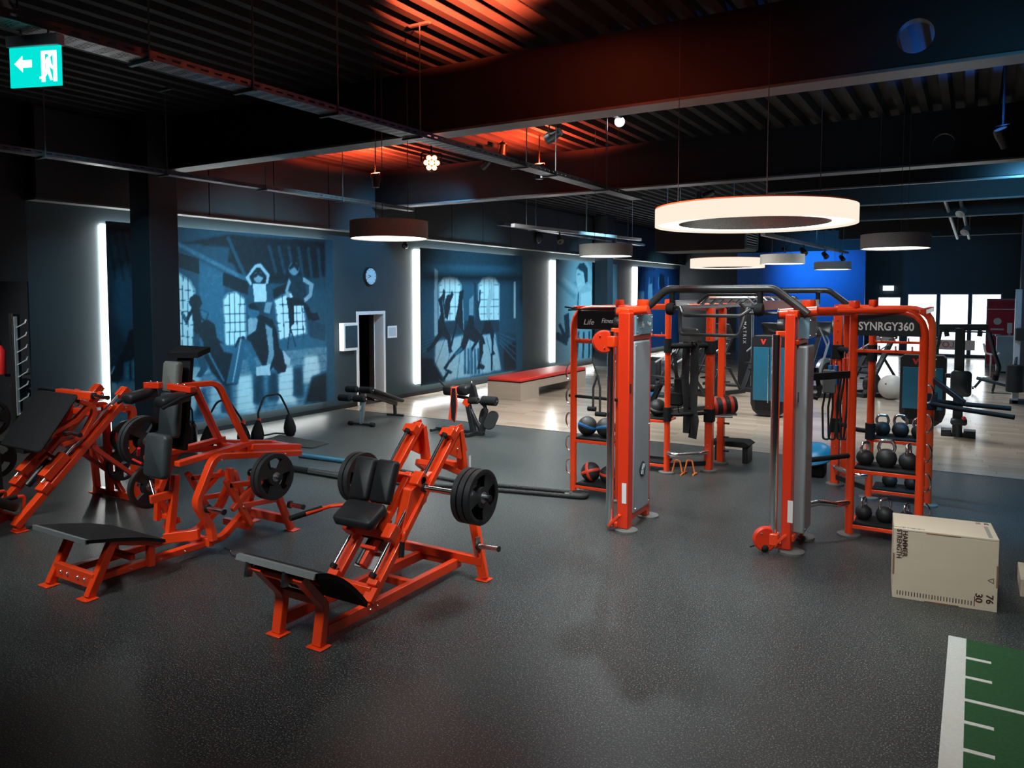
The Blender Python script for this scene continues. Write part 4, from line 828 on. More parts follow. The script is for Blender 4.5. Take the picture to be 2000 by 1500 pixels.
# platform
pv = [(3.50, .52), (3.75, .47), (4.0, .41), (4.22, .33)]
MB().prism([(-7.06, y, z) for y, z in pv] + [(-7.06, y, z - .03) for y, z in pv[::-1]], (.82, 0, 0)).build('foot_platform', blackm, t, 30)
MB().prism([(-7.06, 3.49, .524), (-7.06, 3.52, .52), (-7.06, 3.52, .48), (-7.06, 3.49, .484)], (.82, 0, 0)).build('platform_edge', mat('grey_tread', (.16, .17, .17), .6), t, smooth=0)
MB().bar((xl, 3.80, .42), (xl, 4.2, .3), .05, .05, (1, 0, 0)).bar((xr, 3.74, .43), (xr, 4.22, .29), .05, .05, (1, 0, 0)).bar((xr - .02, 4.12, .3), (xr - .02, 4.12, .1), .06, .06).bar((xl + .02, 4.12, .3), (xl + .02, 4.12, .1), .06, .06).bar((xl + .1, 4.0, .2), (xr - .1, 4.0, .2), .05, .05).build('platform_support', orange, t, bevel=.005)
# pad post
MB().bar((xc, 4.52, .2), (xc, 4.60, .80), .07, .07).bar((xc - .02, 4.48, .2), (xc + .26, 4.66, .24), .06, .1).bar((xc, 4.55, .62), (xc - .05, 4.36, .60), .05, .08).build('pad_post', orange, t, bevel=.006)
MB().pad((xc, 4.42, 1.02), (.33, .09, .42), rx(-6), .05).build('hip_pad', greyvinyl, t, 50); MB().pad((xc + .02, 4.55, 1.40), (.27, .08, .44), rx(-6), .04).build('back_pad', greyvinyl, t, 50); MB().pad((xc + .02, 4.58, 1.76), (.23, .08, .3), rx(-6), .03).build('head_pad', mat('light_grey_vinyl', (.13, .14, .13), .5, noise=(20, .2)), t, 50)
MB().box((xc + .03, 4.68, 1.52), (.2, .05, .95), rx(-6)).build('back_board', blackm, t, bevel=.01); MB().prism([(xc - .16, 4.66, 1.93), (xc + .3, 4.66, 1.95), (xc + .33, 4.78, 2.0), (xc - .16, 4.78, 2.0)], (0, .0, .05)).build('top_shelf', black, t, smooth=0)
# lever: yoke with shoulder pads, two bent arms, rear plate beam
for s_ in (-1, 1):
    MB().rtube([(xc + .12 * s_, 4.6, 1.68), (xc + .2 * s_, 4.95, 1.68), (xc + .22 * s_, 5.32, .92)], .05, .075, .14, (1, 0, 0)).build('lever_arm', orange, t, bevel=.006)
    MB().bar((xc + .24 * s_, 4.45, .96), (xc + .22 * s_, 5.34, 1.02), .05, .08, (1, 0, 0)).bar((xc + .24 * s_, 5.3, .98), (xc + .2 * s_, 6.0, .86), .06, .09, (1, 0, 0)).build('lever_beam', orange, t, bevel=.006)
    MB().bar((xc + .06 * s_, 4.52, 1.68), (xc + .36 * s_, 4.56, 1.66), .07, .06).build('shoulder_bar', darkorange, t, bevel=.006); bolts([(xc + (.16 + .1 * k) * s_, 4.54, 1.70) for k in range(2)], (0, 0, 1), t)
    MB().pad((xc + .25 * s_, 4.42, 1.58), (.17, .3, .1), rx(8), .045).build('shoulder_pad', vinyl, t, 50)
    MB().tube([(xc + .34 * s_, 4.6, 1.62), (xc + .38 * s_, 4.42, 1.60), (xc + .34 * s_, 4.25, 1.52)], .016, .05, 8).build('shoulder_handle', blackm, t)
    horn((xc + .24 * s_ + .02 * s_, 5.28 if s_ > 0 else 5.62, .72 if s_ > 0 else .8), (s_, 0, 0), .44, t, .026)
MB().bar((xc - .24, 5.3, .95), (xc + .24, 5.3, .95), .06, .07).bar((xc - .22, 5.96, .86), (xc + .22, 5.96, .86), .06, .06).build('lever_cross', orange, t, bevel=.006)
MB().cyl((xc - .25, 4.5, .72), (xc - .1, 4.44, .62), .02, 10).build('adjust_pin', chrome, t); MB().cyl((xc - .36, 4.45, .98), (xc - .30, 4.42, 1.06), .016, 8).cyl((xc - .4, 4.42, .94), (xc - .22, 4.4, .92), .012, 8).build('release_handle', redpaint, t)
for k in range(2): plate((-6.06 + .06 * k, 5.28, .72), 'black weight plate on the right of the lever squat, %s' % ('inner', 'outer one facing the hack squat')[k], 'plates on the lever squat', .235, rot=30 * k)
plate((-7.12, 4.62, 1.08), 'upper black weight plate behind the grey pads of the lever squat', 'plates on the lever squat', .25); plate((-7.18, 4.62, 1.08), 'upper black weight plate behind the pads, second in the pair', 'plates on the lever squat', .25, rot=20)
plate((-7.08, 4.62, .62), 'lower black weight plate behind the hip pad of the lever squat', 'plates on the lever squat', .22); horn((-6.95, 4.62, 1.08), (-1, 0, 0), .3, t); horn((-6.95, 4.62, .62), (-1, 0, 0), .28, t)
MB().bar((-6.93, 4.60, .3), (-6.93, 4.66, 1.15), .05, .06).bar((-6.93, 4.66, .34), (-6.62, 4.62, .34), .05, .05).build('plate_post', orange, t, bevel=.005)
# ------------------------------------------------------------------ leg press (far left)
xl, xr = -9.32, -8.76; xc = (xl + xr) / 2
t = thing('leg_press_machine', 'orange inclined leg press with large black foot plate at the left edge', 'leg press', (xc, 4.8, 0))
dd = unit((0, 1.22, 1.18)); nn = Vector((0, -dd.z, dd.y))
for x in (xl, xr):
    s_ = 1 if x == xr else -1
    r0, r1 = Vector((x, 4.15, .06)), Vector((x, 5.38, 1.24)); MB().bar(r0, r1, .07, .11, (1, 0, 0)).build('inclined_rail', orange, t, bevel=.006)
    q0, q1 = r0 + dd * .5 + nn * .10, r1 + nn * .10 + dd * .15; MB().cyl(q0, q1, .016, 12).build('guide_rod', chrome, t)
    MB().bar(q0 - dd * .08 - nn * .06, q0 + dd * .04 - nn * .06, .08, .15, (1, 0, 0)).bar(q1 - dd * .1 - nn * .03, q1 + dd * .03 - nn * .03, .09, .13, (1, 0, 0)).build('rod_bracket', orange, t, bevel=.006)
    b = MB(); b.rtube([(x, 5.30, 1.20), (x, 5.52, 1.18), (x + .0 * s_, 5.55, .04)], .07, .09, .06, (1, 0, 0)); b.build('rear_upright', darkorange if s_ < 0 else orange, t, bevel=.006)
    b = MB(); b.bar(r0 + Vector((0, .02, .0)), (x, 4.22, .0), .09, .08, (1, 0, 0)); foot(b, (x, 4.2), .16, .13); b.build('front_foot', orange, t, bevel=.005)
    MB().bar((x, 5.0, .80), (x, 5.52, .34), .05, .06, (1, 0, 0)).build('brace', darkorange, t, bevel=.005); bolts([(x + .037 * s_, 5.42, 1.2), (x + .037 * s_, 5.5, 1.1), (x + .037 * s_, 5.5, .98), (x + .037 * s_, 4.75, .62), (x + .037 * s_, 4.3, .2)], (s_, 0, 0), t)
    MB().box((x + .037 * s_, 4.42, .3), (.002, .03, .16), rx(-45)).build('sticker', mat('sticker_white', (.7, .72, .72), .5), t, smooth=0)
b = MB(); b.bar((xl - .34, 5.56, .05), (xr + .2, 5.56, .05), .08, .08); foot(b, (xr + .2, 5.56), .14, .12); foot(b, (xl - .34, 5.56), .14, .12); b.build('rear_cross_beam', orange, t, bevel=.006)
MB().bar((xl - .3, 5.56, .05), (xl - .3, 5.5, .9), .07, .07).bar((xl - .3, 5.5, .8), (xl, 5.5, 1.0), .06, .06).bar((xl - .28, 5.54, .6), (xl + .3, 5.54, .08), .05, .06).build('rear_brace', darkorange, t, bevel=.005)
MB().bar((xl, 4.22, .12), (xr, 4.22, .12), .05, .07).bar((xl, 5.5, 1.15), (xr, 5.5, 1.15), .06, .06).bar((xl, 4.6, .45), (xr, 4.6, .45), .05, .06).build('cross_member', orange, t, bevel=.006)
# sled: footplate, side arms, horns
fc = Vector((xc - .08, 4.62, 1.12)); pn = unit((0, .80, -.60)); fu = Vector((0, .60, .80))
MB().pad(fc, (.86, .03, .74), Matrix((Vector((1, 0, 0)), -pn, fu)).transposed() @ Matrix.Identity(3), .05).build('foot_plate', blackm, t, 40)
for x in (xl + .06, xr - .02):
    MB().rtube([(x, 4.68, .86), (x, 4.92, .92), (x, 5.10, 1.22), (x, 4.88, 1.34)], .05, .085, .12, (1, 0, 0)).rtube([(x, 4.55, 1.0), (x, 4.85, 1.12), (x, 5.16, 1.40)], .05, .09, .1, (1, 0, 0)).build('sled_arm', orange, t, bevel=.006)
MB().bar((xl - .12, 5.02, 1.38), (xr + .06, 5.02, 1.38), .085, .085).bar((xl, 4.72, 1.0), (xr + .04, 4.72, .98), .07, .07).bar((xl, 5.10, 1.16), (xr, 5.10, 1.16), .08, .08).build('sled_cross', orange, t, bevel=.008)
horn((xr + .06, 5.02, 1.38), (1, 0, 0), .27, t); horn((xr + .04, 4.70, 1.0), (1, 0, 0), .28, t); horn((xl - .12, 5.02, 1.38), (-1, 0, 0), .42, t)
for x, w_ in ((xl + .05, .1), (xr - .03, .1)): MB().bar((x, 4.48, .52), (x, 4.72, .74), w_, .14, (1, 0, 0)).build('bearing_block', orange, t, bevel=.008)
MB().bar((xc - .05, 4.50, .40), (xc - .05, 4.86, .78), .1, .03, (1, 0, 0)).bar((xc + .1, 4.55, .42), (xc + .1, 4.8, .68), .05, .03, (1, 0, 0)).build('stop_plate', steel, t, smooth=0); MB().cyl((xc + .02, 4.42, .42), (xc + .02, 4.66, .66), .04, 12).build('stop_damper', black, t); MB().tube([(xc - .1, 4.62, .66), (xc - .02, 4.66, .74), (xc + .16, 4.66, .70)], .02, .04, 8).build('stop_lever', orange, t)
# seat and handles at the low end
MB().pad((xc, 4.05, .34), (.5, .1, .42), rx(60), .06).build('seat_pad', vinyl, t, 50); MB().pad((xc, 3.70, .52), (.5, .1, .6), rx(-50), .06).build('back_pad', vinyl, t, 50); MB().bar((xc, 3.6, .04), (xc, 4.2, .12), .08, .08).bar((xc, 3.55, .04), (xc, 3.7, .46), .06, .06).build('seat_frame', orange, t, bevel=.006)
for s_ in (-1, 1): MB().tube([(xc + .2 * s_, 4.28, .20), (xc + .2 * s_, 4.30, .36), (xc + .2 * s_, 4.12, .36)], .018, .04, 8).build('handle_tube', orange, t); MB().cyl((xc + .2 * s_, 4.22, .36), (xc + .2 * s_, 4.02, .36), .025, 12).build('handle_grip', blackm, t)
for x, y, z, l_ in ((-9.05, 5.62, .78, 'lower weight plate stored behind the leg press frame'), (-9.12, 5.60, .42, 'weight plate on the lower rear peg of the leg press')): plate((x, y, z), 'black ' + l_, 'plates at the leg press', .2); horn((x - .12, y, z), (1, 0, 0), .2, t, .024, 'storage_peg')
MB().bar((-9.2, 5.58, .1), (-9.2, 5.6, .85), .05, .05).build('peg_post', darkorange, t, bevel=.005)
for k, (y, z) in enumerate(((4.5, 1.08), (4.55, .58))): plate((-9.98, y, z), 'black weight plate at the left picture edge, %s' % ('upper', 'lower')[k], 'plates at the leg press', .225)
MB().bar((-9.9, 4.55, .0), (-9.9, 4.5, 1.2), .06, .06).build('plate_tree_post', black, t, bevel=.005); horn((-9.92, 4.5, 1.08), (-1, 0, 0), .3, t, .024, 'storage_peg'); horn((-9.92, 4.55, .58), (-1, 0, 0), .3, t, .024, 'storage_peg')
# ------------------------------------------------------------------ functional training rig
t = rig = thing('training_rig', 'large orange functional training rig with cable towers, racks and monkey bars', 'training rig', (-2.4, 9.4, 0))
puck = mat('puck_grey', (.10, .10, .095), .75, noise=(10, .2)); holem = mat('bolt_hole', (.02, .012, .01), .6)
ZT = 2.38
def puckfoot(b, x, y, r=.115): return b.lathe([(.001, 0), (r, 0), (r, .022), (r * .85, .03), (.001, .03)], (x, y, 0), n=24)
pf = MB()
def arch(xo, xi, y, nm='rack_arch'):
    """rounded post and top tube: outer post at xo, runs to xi at the top"""
    MB().tube([(xo, y, .02), (xo, y, ZT), (xi, y, ZT)], .043, .26, 14).build(nm, orange, rig); puckfoot(pf, xo, y)
    s_ = 1 if xo > xi else -1; hb = MB()
    for k in range(15): hb.lathe([(.001, .046), (.007, .046), (.008, .04)], (xo, y, .22 + .13 * k), (s_, 0, 0), 6)
    hb.build('pin_studs', chrome, rig)
def post(x, y, h=2.47, r=.043, m=None, sq=0):
    b = MB(); (b.mm((x - sq, y - sq, .02), (x + sq, y + sq, h)) if sq else b.cyl((x, y, .02), (x, y, h), r, 14)); o = b.build('post', m or orange, rig, bevel=.012 if sq else 0); puckfoot(pf, x, y)
    MB().lathe([(.001, .02), (.05, .02), (.055, 0), (.055, -.05), (.045, -.06)], (x, y, h), n=14).build('post_cap', darkorange if sq else orange, rig); return o
YF, YK = 8.68, 10.42
for xo, xi in ((-4.34, -3.72), (-.43, -1.08)):
    for y in (YF, YK): arch(xo, xi, y); post(xi, y)
    s_ = 1 if xo > xi else -1
    for y, zz in ((YF, (.11, .70)), (YK, (.10, .74))):
        for z in zz:
            a, b_ = min(xo, xi), max(xo, xi); MB().bar((a, y, z), (b_, y, z), .045, .04, (0, 0, 1)).build('shelf_rail', orange, rig, bevel=.005)
            yd = -1 if y == YF else 1; MB().mm((a + .04, y - .02, z + .02), (b_ - .04, y + .36, z + .045)).build('shelf_tray', blackm, rig, smooth=0, bevel=.006); MB().bar((a, y + .36, z), (b_, y + .36, z), .04, .03).bar((a + .02, y, z), (a + .02, y + .36, z), .03, .03).bar((b_ - .02, y, z), (b_ - .02, y + .36, z), .03, .03).build('shelf_frame', orange, rig, bevel=.004)
            bolts([(a + .1 + .14 * k, y - .005, z - .022) for k in range(4)], (0, 0, -1), rig, .01)
        # hooked upper cross bars
        MB().bar((min(xo, xi), y, 1.97), (max(xo, xi), y, 1.97), .03, .06, (0, 1, 0)).build('hook_bar', orange, rig, bevel=.005)
        hb = MB()
        for k in range(4): q = min(xo, xi) + .1 + .15 * k; hb.tube([(q, y - .02, 1.99), (q, y - .06, 1.99), (q, y - .07, 2.03)], .009, .02, 6)
        hb.build('hooks', chrome, rig)
    MB().bar((xo - .02 * s_, YF, ZT), (xo - .02 * s_, YK, ZT), .06, .06).bar((xi, YF, ZT), (xi, YK, ZT), .06, .06).build('top_side_beam', orange, rig, bevel=.008)
    # chrome D rings up the outer front post
    for k in range(5):
        z = .26 + .30 * k; ring = [(xo + s_ * (.04 + .05 * math.sin(a)) if 0 else xo + s_ * (.045 + .05 * math.sin(a)), YF - .02, z + .09 * math.cos(a) + .1) for a in [math.pi * q / 8 for q in range(9)]]
        MB().tube(ring, .011, 0, 8).build('d_ring', chrome, rig)
MB().tube([(-4.40, YF, 1.27), (-3.4, YF - .12, 1.27)], .02, 0, 10).build('pull_bar', blackm, rig); MB().tube([(-4.34, YF, 1.97), (-3.6, YF, 1.97)], .03, 0, 10).build('upper_tube', orange, rig)
# headers with lettering
MB().prism([(-4.27, YF - .06, 2.36), (-3.74, YF - .06, 2.36), (-3.74, YF - .06, 2.12), (-4.27, YF - .06, 2.12)], (0, .03, 0)).build('header_plate', black, rig, smooth=0, bevel=.02)
text('Life', .1, (-4.10, YF - .064, 2.21), (1, 0, 0), (.22, 0, 1), whitelet, 'header_lettering', rig); text('Fitness', .085, (-3.84, YF - .064, 2.23), (1, 0, 0), (.22, 0, 1), whitelet, 'header_lettering', rig, sx=.75)
MB().tube([(-4.36, YF - .12, 2.36), (-4.1, YF - .06, 2.38), (-3.7, YF - .05, 2.39)], .012, .05, 6).tube([(-4.40, YF - .14, 2.40), (-4.2, YF - .02, 2.36), (-3.9, YF, 2.39)], .012, .05, 6).build('coiled_strap', blackm, rig)
hdr = [(-1.04, 2.13), (-1.04, 2.35), (-.62, 2.35), (-.53, 2.32), (-.475, 2.26), (-.46, 2.13)]
MB().prism([(x, YF - .05, z) for x, z in hdr], (0, .025, 0)).build('header_plate', mat('header_black', (.012, .018, .024), .4), rig, smooth=0, bevel=.006)
text('SYNRGY360', .118, (-.775, YF - .054, 2.225), (1, 0, 0), (0, 0, 1), whitelet, 'header_lettering', rig, sx=.82, bold=.02)
# cable towers
def tower(x, y0, y1, pul_z, s_):
    tt = 'left' if s_ < 0 else 'right'
    MB().mm((x - .065, y0 - .06, .03), (x + (.065 if s_ < 0 else .03), y0 + .07, 2.36)).build('tower_upright', darkorange, rig, bevel=.01); MB().mm((x - .05, y1 - .06, .03), (x + .05, y1 + .02, 2.36)).build('tower_upright', orange, rig, bevel=.01)
    puckfoot(pf, x + .03, y0 - .02, .125); puckfoot(pf, x + .03, y1 + .02, .125)
    MB().mm((x - .04, y0, .10), (x + .05, y1, .17)).mm((x - .05, y0, 2.06), (x + .055, y1, 2.11)).mm((x - .05, y0 - .05, 2.33), (x + .05, y1, 2.40)).build('tower_rails', orange, rig, bevel=.008)
    MB().mm((x - .075, y0 + .075, .17), (x + (.075 if s_ < 0 else .13), y1 - .07, 2.05)).build('stack_shroud', silver, rig, bevel=.02)
    MB().mm((x + .03, y0 + .09, 2.12), (x + (.08 if s_ < 0 else .135), y1 - .02, 2.33)).build('brand_plate', bluegrey, rig, smooth=0, bevel=.003)
    xo = x + (0 if s_ < 0 else .055); bolts([(xo + .08, y0 + .12, 2.15), (xo + .08, y0 + .12, 2.30), (xo + .08, y1 - .05, 2.15), (xo + .08, y1 - .05, 2.30), (xo + .075, y0 + .11, .22), (x + .075, y0 + .11, 2.0), (x + .075, y1 - .1, 2.0), (x + .075, y1 - .1, .22), (x + .075, y1 - .1, 1.1)], (1, 0, 0), rig, .009)
    if s_ < 0:
        text('Life', .1, (x + .082, y0 + .25, 2.22), (0, 1, 0), (0, .2, 1), whitelet, 'plate_lettering', rig); text('Fitness', .07, (x + .082, y0 + .46, 2.23), (0, 1, 0), (0, .2, 1), whitelet, 'plate_lettering', rig, sx=.6)
        lo = MB(); lo.lathe([(.001, .005), (.085, .005), (.085, 0)], (x + .075, (y0 + y1) / 2 + .02, .62), (1, 0, 0), 28); lg = lo.build('round_logo', black, rig)
        for a, b_ in (((-.045, -.05), (.01, .06)), ((-.005, -.06), (.045, .05)), ((-.03, -.0), (.04, .012))): MB().bar((x + .082, (y0 + y1) / 2 + .02 + a[0], .62 + a[1]), (x + .082, (y0 + y1) / 2 + .02 + b_[0], .62 + b_[1]), .004, .014, (1, 0, 0)).build('logo_stroke', silver, lg, smooth=0)
    MB().box((x + .066, y0 - .02, 1.55), (.004, .045, .1)).build('scale_window', black, rig, smooth=0); MB().box((x + .02, y0 - .062, .42), (.05, .003, .22)).build('sticker', mat('sticker_white', (.7, .72, .72), .5), rig, smooth=0)
    cx, cyy = x - .14, y0 - .07
    MB().cyl((cx, cyy, .05), (cx, cyy, 2.16), .042, 18).build('guide_column', chrome, rig); MB().bar((x - .06, y0 - .02, .06), (cx, cyy, .06), .06, .05).bar((x - .06, y0 - .02, 2.17), (cx, cyy, 2.17), .06, .05).bar((cx, cyy - .03, .05), (x + .0, y0 - .12, .2), .04, .03).build('column_bracket', orange, rig, bevel=.006)
    pz = pul_z; pd = unit((-.55, -.8, 0)); pc = Vector((cx - .06, cyy - .05, pz))
    pu = MB().lathe([(.001, -.03), (.11, -.03), (.125, -.015), (.125, .015), (.11, .03), (.001, .03)], pc, Vector((.55, -.83, 0)), 28).build('pulley_cover', darkorange, rig, 40)
    MB().mm((cx - .06, cyy - .06, pz - .06), (cx + .06, cyy + .05, pz + .06)).bar((cx, cyy, pz), (pc.x, pc.y, pz), .05, .09).build('pulley_carriage', orange, rig, bevel=.01); bolts([pc + Vector((.0168, -.0252, 0)) + Vector((.83 * a, .55 * a, b_)) for a, b_ in ((.06, .05), (-.05, .06), (0, -.07))], (.55, -.83, 0), rig)
    q = pc + Vector((-.08, -.03, -.1))
    if s_ < 0:
        MB().tube([pc + Vector((-.1, -.02, -.02)), q + Vector((-.04, 0, -.12)), q + Vector((.02, 0, -.26))], .008, .05, 6).tube([q + Vector((.02, 0, -.26)), q + Vector((-.03, 0, -.40)), q + Vector((-.03, 0, -.62))], .012, .06, 6).tube([q + Vector((.02, 0, -.26)), q + Vector((.05, 0, -.40)), q + Vector((.05, 0, -.66))], .012, .06, 6).build('cable_strap', rope, rig)
        MB().cyl(q + Vector((-.09, 0, -.63)), q + Vector((.0, 0, -.63)), .026, 12).cyl(q + Vector((.0, 0, -.68)), q + Vector((.12, 0, -.68)), .026, 12).build('cable_handle', blackm, rig)
    else:
        MB().tube([pc + Vector((-.06, -.02, -.06)), pc + Vector((-.14, -.03, -.02 - pz * .6))], .008, 0, 6).build('cable_strap', rope, rig); MB().ball(pc + Vector((0, -.02, -.09)), .04, 12).build('cable_stop', blackm, rig)
tower(-3.19, 7.62, 8.22, 2.05, -1); tower(-1.52, 7.82, 8.32, .13, 1)
text('!', .05, (-1.73, 7.69, .13), (.83, .55, 0), (0, 0, 1), whitelet, 'warning_mark', rig)
# round red top housings and cross tubes at the towers
for x, y in ((-3.19, 7.75), (-1.52, 7.95)):
    MB().cyl((x - .16, y, 2.36), (x + .2, y, 2.39), .05, 16).build('top_tube', orange, rig); MB().cyl((x - .17, y, 2.36), (x - .155, y, 2.36), .056, 16).build('tube_cap', black, rig)
    MB().lathe([(.001, .1), (.06, .1), (.065, .08), (.065, 0), (.05, -.02)], (x + .1, y + .1, 2.40), n=16).build('top_knob', orange, rig)
    MB().lathe([(.001, -.03), (.07, -.03), (.075, 0), (.07, .03), (.001, .03)], (x - .13, y - .04, 2.24), (1, 0, 0), 20).build('pulley_wheel', black, rig)
MB().tube([(-3.12, 7.9, ZT), (-3.72, YF, ZT)], .045, 0, 12).tube([(-1.45, 8.0, ZT), (-1.08, YF, ZT)], .045, 0, 12).tube([(-1.45, 8.28, ZT), (-.6, YF - .02, ZT + .01)], .025, 0, 10).tube([(-3.24, 8.2, ZT), (-3.72, YF + .1, ZT)], .045, 0, 12).build('top_link_tube', orange, rig)
# rear posts
for x, y0, y1, xi in ((-3.24, 10.85, 11.45, -3.72), (-1.55, 10.93, 11.45, -1.08)):
    post(x, y0, 2.40, sq=.055); post(x + .05 * (1 if x > -2 else 0), y1, 2.40, sq=.05)
    for z in (.85, 1.83): MB().mm((x - .068, y0 - .068, z - .13), (x + .068, y0 + .068, z + .06)).build('clamp', blackm, rig, bevel=.01)
    for z in (.85, 1.83): MB().tube([(xi, YK, z), (xi + (x - xi) * .3, YK + .02, z), (x, y0, z)], .04 if z > 1 else .028, .15, 10).cyl((xi, YK, z - .1), (xi, YK, z + .1), .058, 14).build('cross_handle', blackm, rig)
    MB().tube([(xi, YK, .29), (xi + (x - xi) * .25, YK - .08, .29), (x - (x - xi) * .1, y0 - .25, .29), (x, y0, .29)], .032, .15, 12).build('low_chrome_bar', chrome, rig); MB().bar((xi, YK, .12), (x, y0, .12), .05, .07).build('floor_rail', black, rig, bevel=.006)
    MB().tube([(xi, YK, ZT), (x, y0, ZT)], .045, 0, 12).tube([(x, y0, ZT), (x, y1, ZT)], .045, 0, 12).build('top_link_tube', orange, rig)
    for k in range(9): MB().cyl((x - .06, y1 - .02, .2 + .21 * k), (x + .13, y1 - .02, .2 + .21 * k), .014, 8).build('storage_pin', black, rig)
    bolts([(x, y0 - .056, .25 + .14 * k) for k in range(15)], (0, -1, 0), rig, .009)
# links from right tower to the right rack
MB().tube([(-1.46, 8.32, .83), (-1.3, 8.36, .86), (-1.08, YF, .86)], .026, .1, 10).build('cross_handle', blackm, rig); MB().tube([(-1.46, 8.3, .36), (-1.34, 8.38, .39), (-1.2, 8.5, .36), (-1.08, YF, .36)], .034, .08, 12).build('low_chrome_bar', chrome, rig); MB().bar((-1.46, 8.3, 1.70), (-1.08, YF, 1.72), .03, .075).build('strap_rail', black, rig, bevel=.006)
# overhead arches and monkey bars
for y, r_ in ((7.9, .042), (11.2, .04)):
    MB().tube([(-3.12, y, 2.36), (-2.84, y, 2.61), (-1.72, y, 2.61), (-1.40, y, 2.36)], r_, .16, 14).build('overhead_arch', mat('satin_black_tube', (.03, .032, .034), .3), rig)
for x in (-2.78, -1.86):
    MB().bar((x, 7.95, 2.44), (x, 11.2, 2.44), .05, .1).build('ladder_beam', steel, rig, bevel=.006); MB().cyl((x, 7.9, 2.6), (x, 7.9, 2.42), .03, 12).cyl((x, 11.2, 2.6), (x, 11.2, 2.42), .03, 12).build('drop_tube', blackm, rig)
    MB().lathe([(.001, -.04), (.06, -.04), (.07, 0), (.06, .04), (.001, .04)], (x, 7.86, 2.40), (1, 0, 0), 18).build('clamp_disc', blackm, rig)
for k in range(8):
    y = 8.35 + .36 * k; MB().tube([(-2.76, y, 2.44), (-2.6, y, 2.44), (-2.52, y, 2.52), (-2.1, y, 2.52), (-2.02, y, 2.44), (-1.88, y, 2.44)], .016, .05, 8).build('ladder_rung', chrome, rig)
gt = mat('satin_black_tube', (.03, .032, .034), .3)
MB().tube([(-2.78, 7.86, 2.42), (-2.66, 7.8, 2.42), (-2.62, 7.7, 2.14), (-2.02, 7.7, 2.14), (-1.96, 7.8, 2.42), (-1.86, 7.86, 2.42)], .018, .05, 8).build('pull_up_grip', gt, rig); MB().tube([(-2.66, 7.82, 2.42), (-2.56, 7.62, 2.34), (-1.98, 7.62, 2.34), (-1.92, 7.75, 2.4)], .018, .05, 8).build('pull_up_grip', gt, rig); MB().tube([(-2.5, 7.9, 2.46), (-2.4, 7.9, 2.56), (-1.9, 7.9, 2.56)], .016, .05, 8).build('pull_up_grip', gt, rig)
MB().tube([(-2.10, 8.05, 2.46), (-2.0, 8.05, 2.36), (-1.62, 8.0, 2.36), (-1.56, 7.95, 2.34)], .016, .05, 8).build('pull_up_grip', gt, rig)
# dip handles at the right back post
e1, e2 = WY(1975, 798, 10.35), WY(1981, 815, 10.05)
MB().tube([(-.43, YK, e1.z + .02), (e1.x, 10.35, e1.z)], .028, 0, 12).tube([(-.43, YK - .03, e2.z + .05), (-.1, 10.2, e2.z + .03), (e2.x, 10.05, e2.z)], .028, .1, 12).build('dip_handle', blackm, rig); MB().bar((-.43, YK, e1.z + .3), (-.08, 10.28, e1.z + .04), .05, .06).build('dip_brace', black, rig, bevel=.006); MB().mm((-.5, YK - .06, e1.z - .08), (-.36, YK + .06, e1.z + .12)).build('clamp', blackm, rig, bevel=.01)
pf.build('rubber_feet', puck, rig)
# ------------------------------------------------------------------ things stored on the rig
def kettlebell(p, s_, ang, label):
    e = thing('kettlebell', label, 'kettlebell', p, 'kettlebells on the rack shelves'); e.rotation_euler.z = R(ang); x0, y0, z0 = p
    MB().lathe([(.001, 0), (.06 * s_, 0), (.095 * s_, .04 * s_), (.108 * s_, .09 * s_), (.095 * s_, .145 * s_), (.05 * s_, .185 * s_), (.001, .195 * s_)], p, n=20).build('bell', rubber, e)
    MB().tube([(x0 - .06 * s_, y0, z0 + .15 * s_), (x0 - .082 * s_, y0, z0 + .21 * s_), (x0 - .06 * s_, y0, z0 + .285 * s_), (x0 + .06 * s_, y0, z0 + .285 * s_), (x0 + .082 * s_, y0, z0 + .21 * s_), (x0 + .06 * s_, y0, z0 + .15 * s_)], .019 * s_, .04, 10).build('handle', chrome, e); return e
for row, lst in (('front middle shelf', [(1693, .94, 60, 'leftmost'), (1737, 1.1, 10, 'in the middle'), (1768, 1.0, 80, 'rightmost')]), ('lowest front shelf', [(1698, .9, 75, 'leftmost'), (1735, .95, 40, 'in the middle'), (1766, .85, 70, 'rightmost')]),
                 ('upper rear shelf', [(1712, 1.0, 15, 'leftmost'), (1752, 1.05, 10, 'in the middle'), (1788, .95, 20, 'rightmost')]), ('lower rear shelf', [(1728, .95, 30, 'left one'), (1765, .85, 60, 'right one')])):
    y = (YF if 'front' in row else YK) + .17; z = {'front middle shelf': .746, 'lowest front shelf': .156, 'upper rear shelf': .786, 'lower rear shelf': .146}[row]
    for px, s_, an, w_ in lst: kettlebell(((-.96, -.755, -.55)[lst.index((px, s_, an, w_))] if len(lst) == 3 else (-.86, -.62)[lst.index((px, s_, an, w_))], y, z), s_ * .88, an, 'black kettlebell with chrome handle on the %s, %s' % (row, w_))
def medball(p, r, m1, m2, label, bands):
    e = thing('medicine_ball', label, 'medicine ball', (p[0], p[1], p[2] - r), 'medicine balls on the rig'); MB().ball(p, r, 24).build('ball_body', m1, e)
    for ax in bands: MB().lathe([(r * math.cos(a), r * math.sin(a)) for a in (-.16, -.12)] + [(r * 1.012 * math.cos(a), r * 1.012 * math.sin(a)) for a in (-.1, 0, .1)] + [(r * math.cos(.14), r * math.sin(.14))], p, ax, 28).build('colour_band', m2, e)
    return e
bb = mat('ball_black', (.012, .013, .015), .55, noise=(10, .3), bump=(150, .3)); bblue = mat('ball_blue', (.01, .12, .32), .5); bred = mat('ball_red', (.7, .05, .02), .5)
